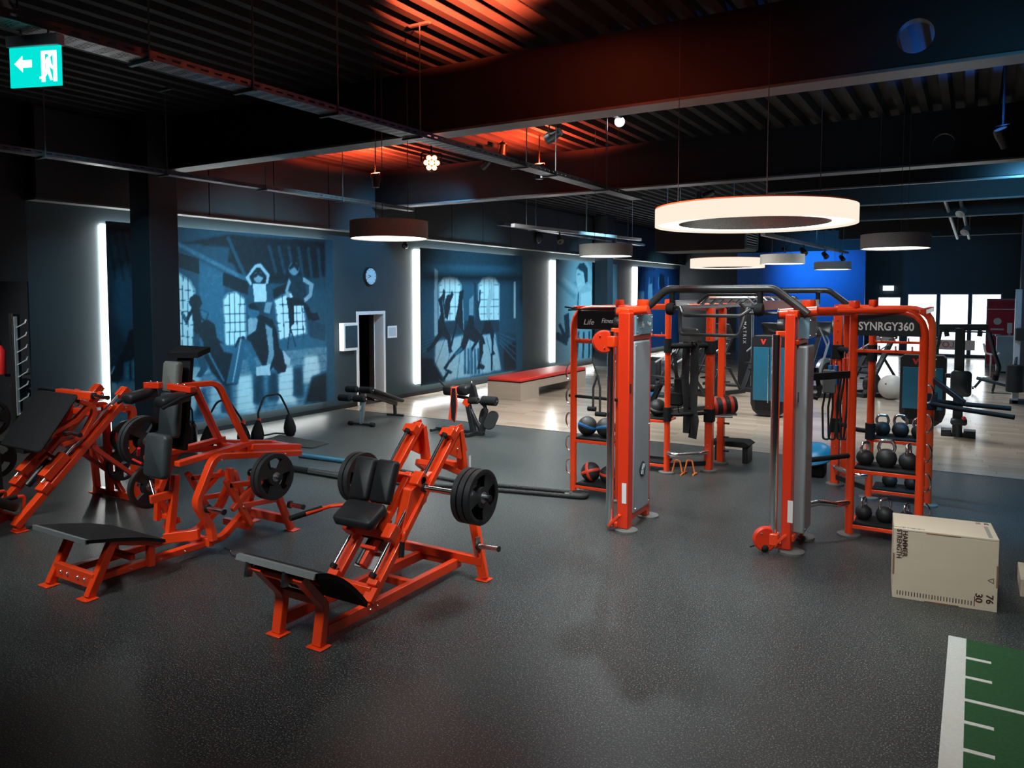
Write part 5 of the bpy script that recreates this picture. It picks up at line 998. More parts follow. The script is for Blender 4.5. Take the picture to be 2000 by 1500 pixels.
medball((-4.22, YF + .16, .745 + .125), .125, bb, bblue, 'black medicine ball with blue band on the upper left shelf, left one', [(.3, .2, 1)]); medball((-3.96, YF + .16, .745 + .125), .125, bb, bblue, 'black medicine ball with blue band on the upper left shelf, right one', [(-.2, .2, 1)])
medball((-4.17, YF + .16, .155 + .125), .125, bb, bred, 'black medicine ball with two red bands on the bottom left shelf', [(1, .1, .35), (.4, -.2, -1)]); medball((-3.92, YF + .16, .155 + .115), .115, bb, bred, 'black medicine ball with one low red band on the bottom left shelf', [(.1, .1, 1)])
medball((-3.92, YK + .16, .785 + .125), .125, bb, mat('ball_grey', (.2, .2, .2), .5), 'black and grey medicine ball on the rear left shelf behind the tower', [(.3, -.3, 1)])
# rolled power bag resting between the rear posts
pb = Vector((-3.13, 11.12, .93)); e = thing('power_bag', 'red and black rolled power bag lying on the rear left rig arms', 'power bag', pb - Vector((0, 0, .13))); MB().lathe([(.001, -.2), (.1, -.2), (.125, -.17), (.125, .17), (.1, .2), (.001, .2)], pb, (.8, .5, .1), 20).build('bag_body', bb, e)
for h_ in (-.12, .0, .12): MB().lathe([(.126, h_ - .025), (.129, h_ - .02), (.129, h_ + .02), (.126, h_ + .025)], pb, (.8, .5, .1), 20).build('red_band', bred, e)
MB().tube([(-3.3, 11.1, .80), (-2.95, 11.25, .80)], .02, 0, 8).tube([(-3.3, 10.98, .78), (-2.98, 11.12, .78)], .02, 0, 8).build('bag_rest', steel, rig)
# straps hanging at the rear left handles
def strap(name, label, pts, wd, group=None, m=None, cat='strap', extra=None):
    e = thing(name, label, cat, pts[-1], group); MB().sweep(rect(wd, .008), fillet([Vector(p) for p in pts], .05, 4), (0, 1, 0)).build('webbing', m or rope, e); return e
def HP(px, py, y): return WY(px, py, y)
ys = 10.62
s1 = strap('hanging_strap', 'long black strap hanging from the rear left handle, right one with a thin tail', [HP(1357, 672, ys), HP(1356, 740, ys), HP(1353, 800, ys), HP(1357, 822, ys), HP(1352, 856, ys)], .12, 'hanging straps'); s2 = strap('hanging_strap', 'long black strap hanging from the rear left handle, left one', [HP(1341, 675, ys), HP(1338, 740, ys), HP(1342, 795, ys), HP(1341, 846, ys)], .11, 'hanging straps')
for e, px in ((s1, 1357), (s2, 1341)): q = HP(px, 674, ys); MB().tube([q + Vector((-.03, 0, 0)), q + Vector((-.03, -.05, .05)), q + Vector((.03, -.05, .05)), q + Vector((.03, 0, 0))], .01, .02, 6).build('hanging_loop', black, e)
e = thing('weight_vest', 'black padded weight vest hanging behind the straps', 'weight vest', HP(1326, 785, 10.75)); a = HP(1328, 755, 10.75)
MB().pad(a, (.16, .09, .26), None, .04).pad(a + Vector((-.05, 0, -.18)), (.22, .12, .2), rz(10), .05).build('vest_body', blackm, e); MB().sweep(rect(.05, .01), [HP(1318, 690, 10.75), a + Vector((-.05, 0, .1))], (0, 1, 0)).sweep(rect(.05, .01), [HP(1336, 690, 10.75), a + Vector((.05, 0, .1))], (0, 1, 0)).tube([a + Vector((-.02, 0, -.25)), a + Vector((-.02, 0, -.38)), a + Vector((.12, 0, -.45))], .008, .04, 6).build('vest_strap', blackm, e)
# resistance tubes hung on the right
for k, (px, m_, lb) in enumerate(((1622, bluepl, 'blue'), (1633, bluepl, 'blue and grey'), (1650, orangecloth, 'orange'), (1657, orangecloth, 'orange, nearest the rack'))):
    y = 10.3 if k < 2 else 10.05; e = thing('resistance_tube', 'black resistance tube with %s grip hanging at the rig right post' % lb, 'resistance tube', HP(px, 860, y), 'hanging resistance tubes')
    a, b_ = HP(px, 735 if k < 2 else 722, y), HP(px - 8, 858, y); MB().tube([a + Vector((-.03, 0, 0)), (a + b_) / 2 + Vector((-.07, 0, 0)), b_ + Vector((-.04, 0, 0)), b_ + Vector((.03, 0, 0)), (a + b_) / 2 + Vector((.05, 0, 0)), a + Vector((.03, 0, 0))], .013, .06, 8).build('tubing', rope, e); MB().cyl(a + Vector((0, 0, .14)), a + Vector((0, 0, -.1)), .03, 12).build('grip', m_, e); MB().cyl(a + Vector((0, 0, .22)), a + Vector((0, 0, .14)), .01, 8).build('hook', chrome, e)
q = HP(1620, 745, 10.28); o = tag(MB().pad(q, (.16, .03, .3), rz(5), .02).build('door_strap', mat('grey_strap', (.13, .15, .14), .7, noise=(20, .2))), 'grey folded strap pad hanging on the rig right rear post', 'strap')
e = thing('suspension_trainer', 'black triangular suspension trainer handle hanging right of the right tower', 'suspension trainer', HP(1594, 772, 8.5)); a = HP(1592, 718, 8.5); MB().sweep(rect(.045, .012), fillet([a, a + Vector((-.12, 0, -.27)), a + Vector((.02, 0, -.32)), a + Vector((.05, 0, -.26)), a + Vector((.01, 0, 0))], .03), (0, 1, 0)).build('webbing', rope, e); MB().cyl(a + Vector((-.1, -.03, -.29)), a + Vector((.04, -.03, -.32)), .02, 10).build('grip', blackm, e)
# balance dome, hurdles, step
q = G(1625, 925); e = thing('balance_dome', 'blue balance dome leaning at the rig right rear post', 'balance trainer', (q.x - .05, q.y - .25, .0)); c0 = Vector((q.x - .22, q.y - .2, .30)); ax = unit((-.15, -.35, 1)); MB().lathe([(.001, -.05), (.27, -.05), (.28, -.02), (.27, .0), (.2, .08), (.1, .11), (.001, .12)], c0, ax, 30).build('dome', mat('dome_blue', (.0, .20, .42), .4), e); MB().lathe([(.28, -.035), (.295, -.02), (.28, -.005)], c0, ax, 30).build('rim', mat('dome_rim', (.0, .12, .28), .5), e); MB().mm((c0.x - .16, c0.y - .14, 0), (c0.x + .16, c0.y + .14, .22)).build('base_block', blackm, e, bevel=.02)
for k, px in enumerate((1322, 1346)):
    q = G(px, 926); e = thing('mini_hurdle', 'small orange training hurdle under the rear left chrome bar, %s' % ('left', 'right')[k], 'hurdle', q, 'mini hurdles'); MB().tube([q + Vector((-.07, 0, .01)), q + Vector((-.03, 0, .2)), q + Vector((.04, 0, .2)), q + Vector((.08, 0, .01))], .012, .03, 8).build('hoop', mat('hurdle_orange', (.85, .22, .05), .5), e); MB().cyl(q + Vector((-.07, -.08, .012)), q + Vector((-.07, .08, .012)), .012, 8).cyl(q + Vector((.08, -.08, .012)), q + Vector((.08, .08, .012)), .012, 8).build('feet', mat('hurdle_orange', (.85, .22, .05), .5), e)
q = G(1392, 905); e = thing('step_platform', 'black aerobic step platform behind the rear left rig post', 'step platform', (q.x, q.y + .3, 0)); MB().prism([(q.x - .1, q.y + .2, .24), (q.x + .45, q.y + .2, .24), (q.x + .5, q.y + .2, .28), (q.x + .42, q.y + .2, .33), (q.x - .1, q.y + .2, .31)], (0, .35, 0)).build('step_top', blackm, e, bevel=.01)
for xx in (-.04, .38): MB().mm((q.x + xx, q.y + .22, 0), (q.x + xx + .08, q.y + .53, .24)).build('riser', black, e, bevel=.01)
# ------------------------------------------------------------------ free things on the rubber floor
# battle rope from the rig to behind the squat machines
def ropeln(name, pts, r, parent, m): 
    P_ = fillet([Vector(p) for p in pts], .25, 8); b = MB(); b.sweep(circ(r, 10), P_); o = b.build(name, m, parent); 
    # twisted strands
    L = [0.]; 
    for a, c_ in zip(P_, P_[1:]): L.append(L[-1] + (c_ - a).length)
    n_ = int(L[-1] / .03); tw = [[], []]
    for k in range(n_):
        s_ = k / (n_ - 1) * L[-1]; i = max(0, min(len(L) - 2, next((j for j in range(len(L) - 1) if L[j + 1] >= s_), len(L) - 2))); f_ = (s_ - L[i]) / max(1e-6, L[i + 1] - L[i]); c_ = P_[i].lerp(P_[i + 1], f_); d = unit(P_[i + 1] - P_[i]); a = unit(d.cross(Vector((0, 0, 1)))); b_ = a.cross(d)
        for j in range(2): an = s_ * 40 + math.pi * j; tw[j].append(c_ + (a * math.cos(an) + b_ * math.sin(an)) * r * .75)
    b = MB()
    for q in tw: b.sweep(circ(r * .42, 5), q)
    b.build('twist_strand', m, o); return o
t = thing('battle_rope', 'black doubled battle rope lying from the rig post to behind the squat machines', 'battle rope', G(1112, 968))
a1, a2 = G(1105, 965), G(1100, 972); mid1, mid2 = G(900, 945), G(900, 953)
e1, e2 = G(585, 893), G(560, 918); h1, h2 = G(725, 912), G(720, 945)
ropeln('rope_strand', [a1 + Vector((0, 0, .03)), mid1 + Vector((0, 0, .03)), h1 + Vector((0, 0, .03))], .024, t, rope); ropeln('rope_strand', [a2 + Vector((.05, 0, .03)), mid2 + Vector((0, -.05, .03)), h2 + Vector((0, 0, .03))], .024, t, rope)
MB().tube([a1 + Vector((0, 0, .03)), a1 + Vector((.3, .05, .03)), a1 + Vector((.32, -.12, .03)), a2 + Vector((.05, 0, .03))], .028, .08, 10).lathe([(.07, .0), (.11, .02), (.11, .05), (.07, .06)], a1 + Vector((.18, -.02, 0)), n=20).build('rope_bight', rope, t)
MB().cyl(h1 + Vector((0, 0, .035)), e1 + Vector((0, 0, .035)), .035, 14).build('blue_sleeve', mat('sleeve_blue', (.03, .13, .22), .5, noise=(20, .3)), t); MB().cyl(h2 + Vector((0, 0, .045)), e2 + Vector((0, 0, .045)), .045, 14).build('black_sleeve', black, t); MB().cyl((h2 * .75 + e2 * .25) + Vector((0, 0, .05)), (h2 * .3 + e2 * .7) + Vector((0, 0, .05)), .047, 14).build('steel_band', steel, t)
# plyo box
bx = Vector((-.55, 7.1, 0)); p0, p1 = G(1742, 1166), G(1947, 1197); W_, H_ = (p1 - p0).length, .595; ang = math.atan2(p1.y - p0.y, p1.x - p0.x); D_ = .5
t = thing('plyo_box', 'pale plywood jump box printed HAMMER STRENGTH with 76 and 30 markings', 'plyo box', (p0 + p1) / 2 + Vector((-math.sin(ang) * D_ / 2, math.cos(ang) * D_ / 2, 0)))
rr = Vector((math.cos(ang), math.sin(ang), 0)); ff = Vector((-rr.y, rr.x, 0)); uu = Vector((0, 0, 1)); ply = wood_mat('plywood', (.56, .49, .37), (.72, .64, .51), .55, 0, .5); plye = mat('ply_edge', (.25, .13, .08), .7, noise=(40, .3))
def bp(a, b_, c_): return p0 + rr * a + ff * b_ + uu * c_
def pb(nm, a0, b0, c0, a1, b1, c1, m=ply, bev=.004): return MB().prism([bp(a0, b0, c0), bp(a1, b0, c0), bp(a1, b1, c0), bp(a0, b1, c0)], uu * (c1 - c0)).build(nm, m, t, smooth=0, bevel=bev)
T_ = .018
pb('front_panel', 0, 0, 0, W_, T_, H_ - T_); pb('back_panel', 0, D_ - T_, 0, W_, D_, H_ - T_); pb('side_panel', 0, T_, 0, T_, D_ - T_, H_ - T_); pb('side_panel', W_ - T_, T_, 0, W_, D_ - T_, H_ - T_); pb('top_panel', 0, 0, H_ - T_, W_, D_, H_)
for a0, a1, c0, c1 in ((.24, .49, H_ - T_ - .002, H_ - T_ + .006), (.24, .49, .0, .01), (W_ - .012, W_ + .0015, .2, .38), (0 - .0015, .012, .2, .38)): pb('finger_joint', a0, -.0015, c0, a1, .01, c1, plye, 0)
def bt(s_, sz, a, c_, rv, uv, m=greytext, nm='print', sx=1): return text(s_, sz, bp(a, -.0015, c_), rv, uv, m, nm, t, .0008, sx=sx, bold=.025)
bt('HAMMER', .052, .085, H_ - .125, -uu, rr, sx=1.05); bt('STRENGTH', .052, .042, H_ - .13, -uu, rr, sx=.95); bt('76', .07, W_ - .055, .10, -uu, rr, sx=1.1); bt('30', .07, W_ - .13, .10, -uu, rr, sx=1.1)
rl = MB()
for k in range(26): a = .035 + .0215 * k; rl.prism([bp(a, -.0016, .03), bp(a + .006, -.0016, .03), bp(a + .006, -.0016, .068 if k < 25 else .068), bp(a, -.0016, .068)], ff * .0012)
a = .035 + .0215 * 26; rl.prism([bp(a, -.0016, .025), bp(a + .006, -.0016, .025), bp(a + .006, -.0016, .11), bp(a, -.0016, .11)], ff * .0012); rl.build('scale_print', greytext, t, smooth=0)
wt = MB(); q = [(W_ - .07, .255), (W_ - .03, .275), (W_ - .03, .235)]
for i in range(3): wt.bar(bp(q[i][0], -.001, q[i][1]), bp(q[(i + 1) % 3][0], -.001, q[(i + 1) % 3][1]), .0015, .003, rr)
wt.build('warning_triangle', greytext, t, smooth=0)
text('HAMMER STRENGTH', .026, bp(.11, .04, H_ + .001), rr, ff, greytext, 'print', t, .0008); text('51', .05, bp(W_ - .1, D_ - .06, H_ + .001), ff, -rr, greytext, 'print', t, .0008); text('20', .05, bp(W_ - .04, D_ - .06, H_ + .001), ff, -rr, greytext, 'print', t, .0008)
MB().prism([bp(W_ - .07, .02, H_ + .0006), bp(W_ - .04, .02, H_ + .0006), bp(W_ - .04, D_ - .14, H_ + .0006), bp(W_ - .07, D_ - .14, H_ + .0006)], uu * .0006).build('grey_strip', mat('grey_print', (.3, .29, .27), .6), t, smooth=0)
# a second box edge at the picture's right border
q = G(1992, 1165); o = thing('plyo_box', 'second plywood box cut off by the right picture edge beside the turf', 'plyo box', (q.x + .3, q.y, 0)); MB().mm((q.x, q.y, 0), (q.x + .02, q.y + .5, .13)).mm((q.x + .02, q.y, .0), (q.x + .7, q.y + .018, .13)).mm((q.x + .02, q.y + .482, .0), (q.x + .7, q.y + .5, .13)).build('side_panels', ply, o, smooth=0, bevel=.004); MB().mm((q.x, q.y, .13), (q.x + .7, q.y + .5, .148)).build('top_panel', ply, o, smooth=0, bevel=.004)
# turf strip with markings
tx = G(1848, 1300).x; ty1 = G(1850, 1244).y; t = thing('turf_strip', 'green artificial turf lane with white field markings at lower right', 'turf', (tx + 1, 4, 0))
turfm = mat('turf_green', (.012, .075, .022), .95, noise=(60, .5), bump=(220, .8)); linem = mat('turf_white', (.52, .54, .52), .9, noise=(50, .12), bump=(220, .5))
MB().mm((tx, -2, 0), (tx + 2.2, ty1, .012)).build('turf_mat', turfm, t, smooth=0)
MB().mm((tx, -2, .012), (tx + .115, ty1, .015)).build('edge_line', linem, t, smooth=0)
for py, L in ((1289, .15), (1327, .15), (1372, 2.0), (1416, .15), (1471, .15)):
    q = G(1890, py); MB().mm((tx + .115, q.y - .018, .012), (tx + .115 + L, q.y + .018, .015)).build('yard_line', linem, t, smooth=0)
k = G(1890, 1471).y - .22
while k > -1.8: MB().mm((tx + .115, k - .018, .012), (tx + .27, k + .018, .015)).build('yard_line', linem, t, smooth=0); k -= .24
# ------------------------------------------------------------------ benches and small gear by the mural wall
def foam(b, p0, p1, r=.055): return b.lathe([(.001, 0), (r * .8, 0), (r, .015), (r, (Vector(p1) - Vector(p0)).length - .015), (r * .8, (Vector(p1) - Vector(p0)).length), (.001, (Vector(p1) - Vector(p0)).length)], p0, Vector(p1) - Vector(p0), 16)
q = G(720, 832); t = thing('decline_bench', 'black decline sit-up bench with foam rollers before the doorway', 'bench', q)
fA, fB = G(706, 832), G(772, 814); dv = fB - fA; dv.z = 0; L = dv.length; dv = unit(dv); sv = Vector((-dv.y, dv.x, 0))
P_ = lambda a, b_, z: fA + dv * a + sv * b_ + uu * z
MB().bar(P_(0, -.26, .04), P_(0, .26, .04), .05, .05).bar(P_(L, -.2, .04), P_(L, .2, .04), .05, .05).build('floor_bar', black, t, bevel=.005); foam(foam(MB(), P_(0, -.3, .04), P_(0, -.2, .04), .045), P_(0, .2, .04), P_(0, .3, .04), .045).build('rubber_ends', blackm, t)
MB().bar(P_(0, 0, .04), P_(.12, 0, .62), .06, .06).build('front_post', steel, t, bevel=.005); MB().bar(P_(L, 0, .04), P_(L - .02, 0, .28), .05, .06).bar(P_(.05, 0, .64), P_(L + .05, 0, .26), .05, .07).build('main_beam', black, t, bevel=.005)
c0, c1 = P_(.10, 0, .68), P_(L + .14, 0, .27); dm = unit(c1 - c0); nm_ = unit(sv.cross(dm)); nm_ = nm_ if nm_.z > 0 else -nm_
MB().pad((c0 + c1) / 2 + nm_ * .05, (.29, .07, (c1 - c0).length), Matrix((sv, nm_, dm)).transposed(), .04).build('bench_pad', vinyl, t, 50)
for a, z in ((-.06, .72), (-.3, .58)): 
    b = MB(); foam(b, P_(a, -.3, z), P_(a, -.04, z), .065); foam(b, P_(a, .04, z), P_(a, .3, z), .065); b.build('foam_roller', blackm, t); MB().cyl(P_(a, -.32, z), P_(a, .32, z), .016, 8).build('roller_bar', chrome, t)
MB().bar(P_(.1, 0, .62), P_(-.3, 0, .56), .045, .05).bar(P_(-.02, 0, .6), P_(-.06, 0, .72), .04, .04).build('roller_arm', black, t, bevel=.004); MB().ball(P_(.07, .05, .3), .03, 12).build('adjust_knob', mat('knob_orange', (.8, .12, .03), .4), t)
# back extension bench with towel, standing across the hall
YB2 = 11.45; q = Vector((WY(920, 840, YB2).x, YB2, 0)); t = thing('back_extension_bench', 'black back extension bench with an orange towel over its pad', 'bench', q)
def K(px, py, dy=0.): v = WY(px, py, YB2); return Vector((v.x, v.y + dy, max(v.z, .03)))
def KX(px, z, dy=0.): return Vector((WY(px, 800, YB2).x, YB2 + dy, z))
MB().bar(KX(852, .05), KX(945, .05), .07, .06).bar(KX(928, .04, -.3), KX(928, .04, .3), .06, .05).bar(KX(854, .04, -.2), KX(854, .04, .2), .06, .05).build('base_frame', black, t, bevel=.006)
MB().bar(KX(925, .05), K(915, 792), .09, .09).bar(KX(940, .06), K(919, 800), .06, .06).build('main_post', black, t, bevel=.008); MB().box(K(913, 786), (.14, .1, .12), ry(35)).build('adjust_block', orange, t, bevel=.01)
for a_, b_ in ((871, 890), (898, 918)): MB().pad((K(a_, 763) + K(b_, 763)) / 2 + Vector((0, -.02, .02)), ((K(b_, 763) - K(a_, 763)).length, .2, .17), rx(12), .05).build('hip_pad', vinyl, t, 50)
MB().prism([K(918, 758), K(924, 752), K(930, 776), K(915, 780)], (0, .08, 0)).build('side_plate', black, t, smooth=0, bevel=.005); MB().bar(K(880, 772, .02), K(914, 778, .02), .06, .05).build('pad_rail', black, t, bevel=.005)
MB().tube([K(872, 757), K(866, 752), K(856, 741)], .016, .03, 8).tube([K(921, 756), K(921, 749)], .014, 0, 8).build('handle', blackm, t); MB().ball(K(921, 747), .024, 10).build('chrome_knob', chrome, t)
b = MB(); foam(b, K(916, 783), K(934, 782), .065); b.build('foam_roller', blackm, t); b = MB(); foam(b, K(942, 782), K(970, 784), .085); b.build('foam_roller', blackm, t); MB().cyl(K(914, 783), K(971, 784), .016, 8).build('roller_bar', chrome, t)
MB().tube([K(938, 784), K(947, 793), K(950, 806), K(943, 824), KX(938, .08)], .034, .08, 10).build('roller_arm', black, t)
MB().pad(K(937, 813, .12), (.17, .03, .30), rx(-25), .08).build('foot_plate', blackm, t, 40); MB().pad(K(962, 820, -.05), (.24, .03, .36), ry(10) @ rx(-30), .11).build('foot_plate', blackm, t, 40); MB().bar(KX(940, .1), K(962, 826, .02), .04, .05).bar(KX(940, .1, .05), K(937, 816, .14), .04, .05).build('plate_arm', black, t, bevel=.004)
e = thing('towel', 'orange towel with black stripe draped over the back extension bench', 'towel', K(892, 824, -.14)); dyy = -.14
MB().prism([K(889, 757, dyy), K(900, 757, dyy), K(902, 790, dyy), K(898, 822, dyy), K(884, 817, dyy), K(888, 785, dyy)], (0, .012, 0)).prism([K(889, 755.5, dyy), K(900, 755.5, dyy), K(900, 757, dyy), K(889, 757, dyy)], (0, .26, .01)).build('orange_cloth', orangecloth, e, smooth=0, bevel=.003)
MB().prism([K(892, 757, dyy - .012), K(898, 757, dyy - .012), K(900, 790, dyy - .012), K(897, 823, dyy - .012), K(891, 814, dyy - .012), K(890, 785, dyy - .012)], (0, .01, 0)).build('black_stripe', blackm, e, smooth=0)
# wooden bench with red cushion
n0, n1, n2 = G(1017, 783), G(956, 771), G(1140, 757); L1 = n2 - n0; L1.z = 0
W1 = Vector((-1.0, 0, 0)); xw = n0.x; y0 = n0.y; y1 = y0 + 3.6; xb = xw - .95; hb = .44
t = thing('locker_bench', 'long oak-clad bench with red cushion along the mural wall', 'bench', ((xw + xb) / 2, (y0 + y1) / 2, 0)); oak = wood_mat('oak_veneer', (.30, .25, .2), (.45, .39, .32), .5, 0, .6)
MB().mm((xb, y0, 0), (xw, y0 + .9, hb)).mm((xb, y1 - .9, 0), (xw, y1, hb)).build('end_block', oak, t, smooth=0, bevel=.004); MB().mm((xb, y0 + .9, hb - .2), (xw, y1 - .9, hb)).build('seat_beam', oak, t, smooth=0, bevel=.004); MB().pad(((xb + xw) / 2, (y0 + y1) / 2, hb + .045), (xw - xb, y1 - y0, .09), None, .03).build('cushion', mat('red_leather', (.62, .035, .02), .45, noise=(9, .1)), t, 50)
MB().mm((xb, y0 - .004, hb - .012), (xw + .004, y1, hb)).build('shadow_gap', blackm, t, smooth=0)
# crunch trainers
def crunch(label, pl, pr, pk):
    """arched tube between two padded ends; pl, pr floor points of the ends, pk height"""
    t = thing('crunch_trainer', label, 'crunch trainer', (pl + pr) / 2, 'crunch trainers by the mural wall'); d = unit(pr - pl); n_ = Vector((-d.y, d.x, 0))
    MB().tube([pl + uu * .30, pl + uu * .52 - d * .04, pl + uu * pk + d * .12, pr + uu * pk - d * .18, pr + uu * .50 + d * .0, pr + uu * .34 + d * .08], .018, .14, 10).build('arch_tube', black, t)
    for p, s_ in ((pl, -1), (pr, 1)):
        c_ = p + uu * .2 + d * .05 * s_; MB().lathe([(.001, -.20), (.07, -.19), (.105, -.12), (.11, -.03), (.08, .08), (.04, .18), (.026, .2), (.001, .2)], c_, (d.x * -.1 * s_, d.y * -.1 * s_, 1), 18).build('padded_end', blackm, t)
    cp = (pr + uu * .41 + d * .055) if 'left' in label else (pl + uu * .40 - d * .01); MB().cyl(cp - uu * .035, cp + uu * .035, .032, 12).build('orange_collar', mat('collar_orange', (.85, .10, .03), .5), t)
    MB().tube([pl + uu * .05, pl + uu * .04 + n_ * .3, pr + uu * .04 + n_ * .3, pr + uu * .05], .016, .08, 8).build('floor_tube', black, t)
crunch('black curved crunch trainer with orange collar, left one behind the lever squat', G(412, 878), G(470, 872), .80); crunch('black curved crunch trainer with orange collar, right one next to the mat', G(508, 865), G(562, 853), .80)
m0 = G(520, 860); t = thing('exercise_mat', 'thin dark exercise mat lying on the rubber floor', 'mat', G(580, 862)); cs = [G(505, 868), G(545, 850), G(642, 867), G(610, 876)]
o = MB().prism([c_ + uu * .002 for c_ in cs], uu * .012).build('mat_sheet', mat('mat_dark', (.02, .024, .024), .8, noise=(20, .2)), t, smooth=0); MB().prism([c_ * .97 + G(575, 865) * .03 + uu * .0145 for c_ in cs], uu * .0005).build('mat_surface', mat('mat_dark_top', (.026, .03, .03), .75, noise=(30, .25)), t, smooth=0)
q = Vector((-11.02, 7.93, 0)); t = thing('fire_extinguisher', 'black fire extinguisher with red valve standing at the pillar', 'fire extinguisher', q); MB().lathe([(.001, 0), (.12, 0), (.125, .03), (.125, .40), (.1, .46), (.04, .49), (.001, .49)], q, n=24).build('cylinder', mat('gloss_black', (.012, .012, .013), .2), t); MB().cyl(q + uu * .48 - Vector((.04, 0, 0)), q + uu * .64 - Vector((.04, 0, 0)), .03, 12).build('valve', redpaint, t); MB().tube([q + uu * .64 - Vector((.04, 0, 0)), q + uu * .74 + Vector((.02, 0, 0)), q + uu * .66 + Vector((.09, 0, 0)), q + uu * .44 + Vector((.1, 0, 0))], .014, .06, 8).build('hose', blackm, t)
# ------------------------------------------------------------------ rack in the side space at far left
q = Vector((-13.2, WX(42, 700, -13.2).y, 0)); t = thing('storage_rack', 'black storage rack with silver hook plate in the dark side room', 'rack', (q.x, q.y, 0)); rx0, ry0 = q.x, q.y
MB().mm((rx0 - .12, ry0 - .12, 0), (rx0 + .0, ry0, 2.25)).mm((rx0 - .12, ry0 + .9, 0), (rx0, ry0 + 1.02, 2.25)).build('rack_post', black, t, bevel=.008); MB().mm((rx0 - .3, ry0 - .12, 0), (rx0 + .2, ry0 + 1.02, .08)).build('rack_base', black, t, bevel=.008)
hk = MB(); hk.mm((rx0 + .0, ry0 - .10, .6), (rx0 + .012, ry0 - .05, 2.2)); 
for k in range(8): z = .62 + .2 * k; hk.bar((rx0 + .006, ry0 - .07, z), (rx0 + .006, ry0 + .08, z + .08), .012, .05, (1, 0, 0)).bar((rx0 + .006, ry0 + .06, z + .06), (rx0 + .006, ry0 + .09, z + .13), .012, .04, (1, 0, 0))
hk.build('hook_plate', mat('silver_plate', (.5, .54, .56), .4, metal=.4), t, smooth=0, bevel=.003); MB().bar((rx0 - .05, ry0 + .3, .6), (rx0 - .05, ry0 + .34, 1.95), .05, .05).build('red_post', orange, t, bevel=.005)
bar_ = thing('barbell', 'barbell with black plate stored on the silver hooks at far left', 'barbell', (rx0 + .03, ry0 + .1, 1.0)); MB().cyl((rx0 - .6, ry0 + .10, 1.02), (rx0 + .25, ry0 + .10, 1.02), .014, 10).build('bar', steel, bar_); MB().lathe([(.001, -.03), (.16, -.03), (.16, .03), (.001, .03)], (rx0 - .12, ry0 + .10, 1.02), (1, 0, 0), 24).build('plate_disc', rubber, bar_)
q = Vector((-14.2, 6.6, 1.45)); t = thing('wall_extinguisher', 'red fire extinguisher in the side room at the left edge', 'fire extinguisher', q - uu * .25); MB().lathe([(.001, -.25), (.085, -.25), (.09, -.2), (.09, .15), (.03, .24), (.001, .24)], q, n=20).build('cylinder', redpaint, t); MB().mm((q.x - .04, q.y + .08, q.z - .3), (q.x + .04, q.y + 1.2, q.z - .26)).build('wall_bracket', black, t, smooth=0); MB().cyl(q + uu * .24, q + uu * .32, .025, 10).build('valve', black, t)
# ------------------------------------------------------------------ machines on the plank floor
def stack(px0, px1, pyb, pyt, label, logo=True):
    a, b_ = G(px0, pyb), G(px1, pyb); y = a.y; x0, x1 = a.x, WY(px1, pyb, y).x; zt = WY(px0, pyt, y).z; t = thing('weight_stack_machine', label, 'strength machine', ((x0 + x1) / 2, y, 0), 'blue weight-stack machines')
    w_ = x1 - x0; r_ = .16; out = [(x0, .10 + r_), (x0 + .05, .12), (x0 + r_, .03), (x1 - r_, .03), (x1 - .05, .12), (x1, .10 + r_), (x1, zt - .06), (x1 - .06, zt), (x0 + .06, zt), (x0, zt - .06)]
    MB().prism([(x, y, z) for x, z in out], (0, .34, 0)).build('casing', mat('casing_black', (.014, .016, .019), .4), t, smooth=0, bevel=.01)
    MB().mm((x0 + .05, y - .012, .34), (x0 + w_ * .62, y, zt - .24)).mm((x0 + w_ * .66, y - .012, .34), (x1 - .05, y, zt - .24)).build('blue_window', shroudm, t, smooth=0, bevel=.005); MB().cyl((x0 + w_ * .5, y - .02, .3), (x0 + w_ * .5, y - .02, zt - .25), .012, 8).cyl((x0 + w_ * .62, y - .02, .3), (x0 + w_ * .62, y - .02, zt - .25), .012, 8).build('guide_rod', chrome, t)
    MB().mm((x0 + .1, y - .02, .14), (x1 - .1, y, .34)).build('lower_plates', blackm, t, smooth=0); zz = zt - .12; cx = x0 + w_ * .34
    MB().prism([(cx - .06, y - .004, zz + .05), (cx - .025, y - .004, zz + .05), (cx, y - .004, zz - .01), (cx + .025, y - .004, zz + .05), (cx + .06, y - .004, zz + .05), (cx + .012, y - .004, zz - .06), (cx - .012, y - .004, zz - .06)], (0, .003, 0)).build('v_logo', redlet, t, smooth=0)
    MB().bar(((x0 + x1) / 2, y + .2, 0), ((x0 + x1) / 2, y + 1.2, .06), .12, .1).bar(((x0 + x1) / 2, y + .34, .05), ((x0 + x1) / 2, y + .34, zt), .1, .08).build('floor_frame', black, t, bevel=.01); MB().pad(((x0 + x1) / 2 + .05, y + .85, .5), (.35, .4, .1), None, .04).pad(((x0 + x1) / 2 + .05, y + 1.08, .95), (.35, .1, .7), None, .05).build('seat_pads', vinyl, t, 50); MB().bar(((x0 + x1) / 2 + .05, y + .9, 0), ((x0 + x1) / 2 + .05, y + .9, .46), .08, .08).bar(((x0 + x1) / 2 + .05, y + 1.14, .05), ((x0 + x1) / 2 + .05, y + 1.14, 1.2), .07, .07).build('seat_post', black, t, bevel=.008)
    return t
stack(1465, 1535, 812, 655, 'black weight-stack machine with blue front seen between the rig towers'); stack(1755, 1845, 830, 692, 'black weight-stack machine with blue front behind the kettlebell rack')
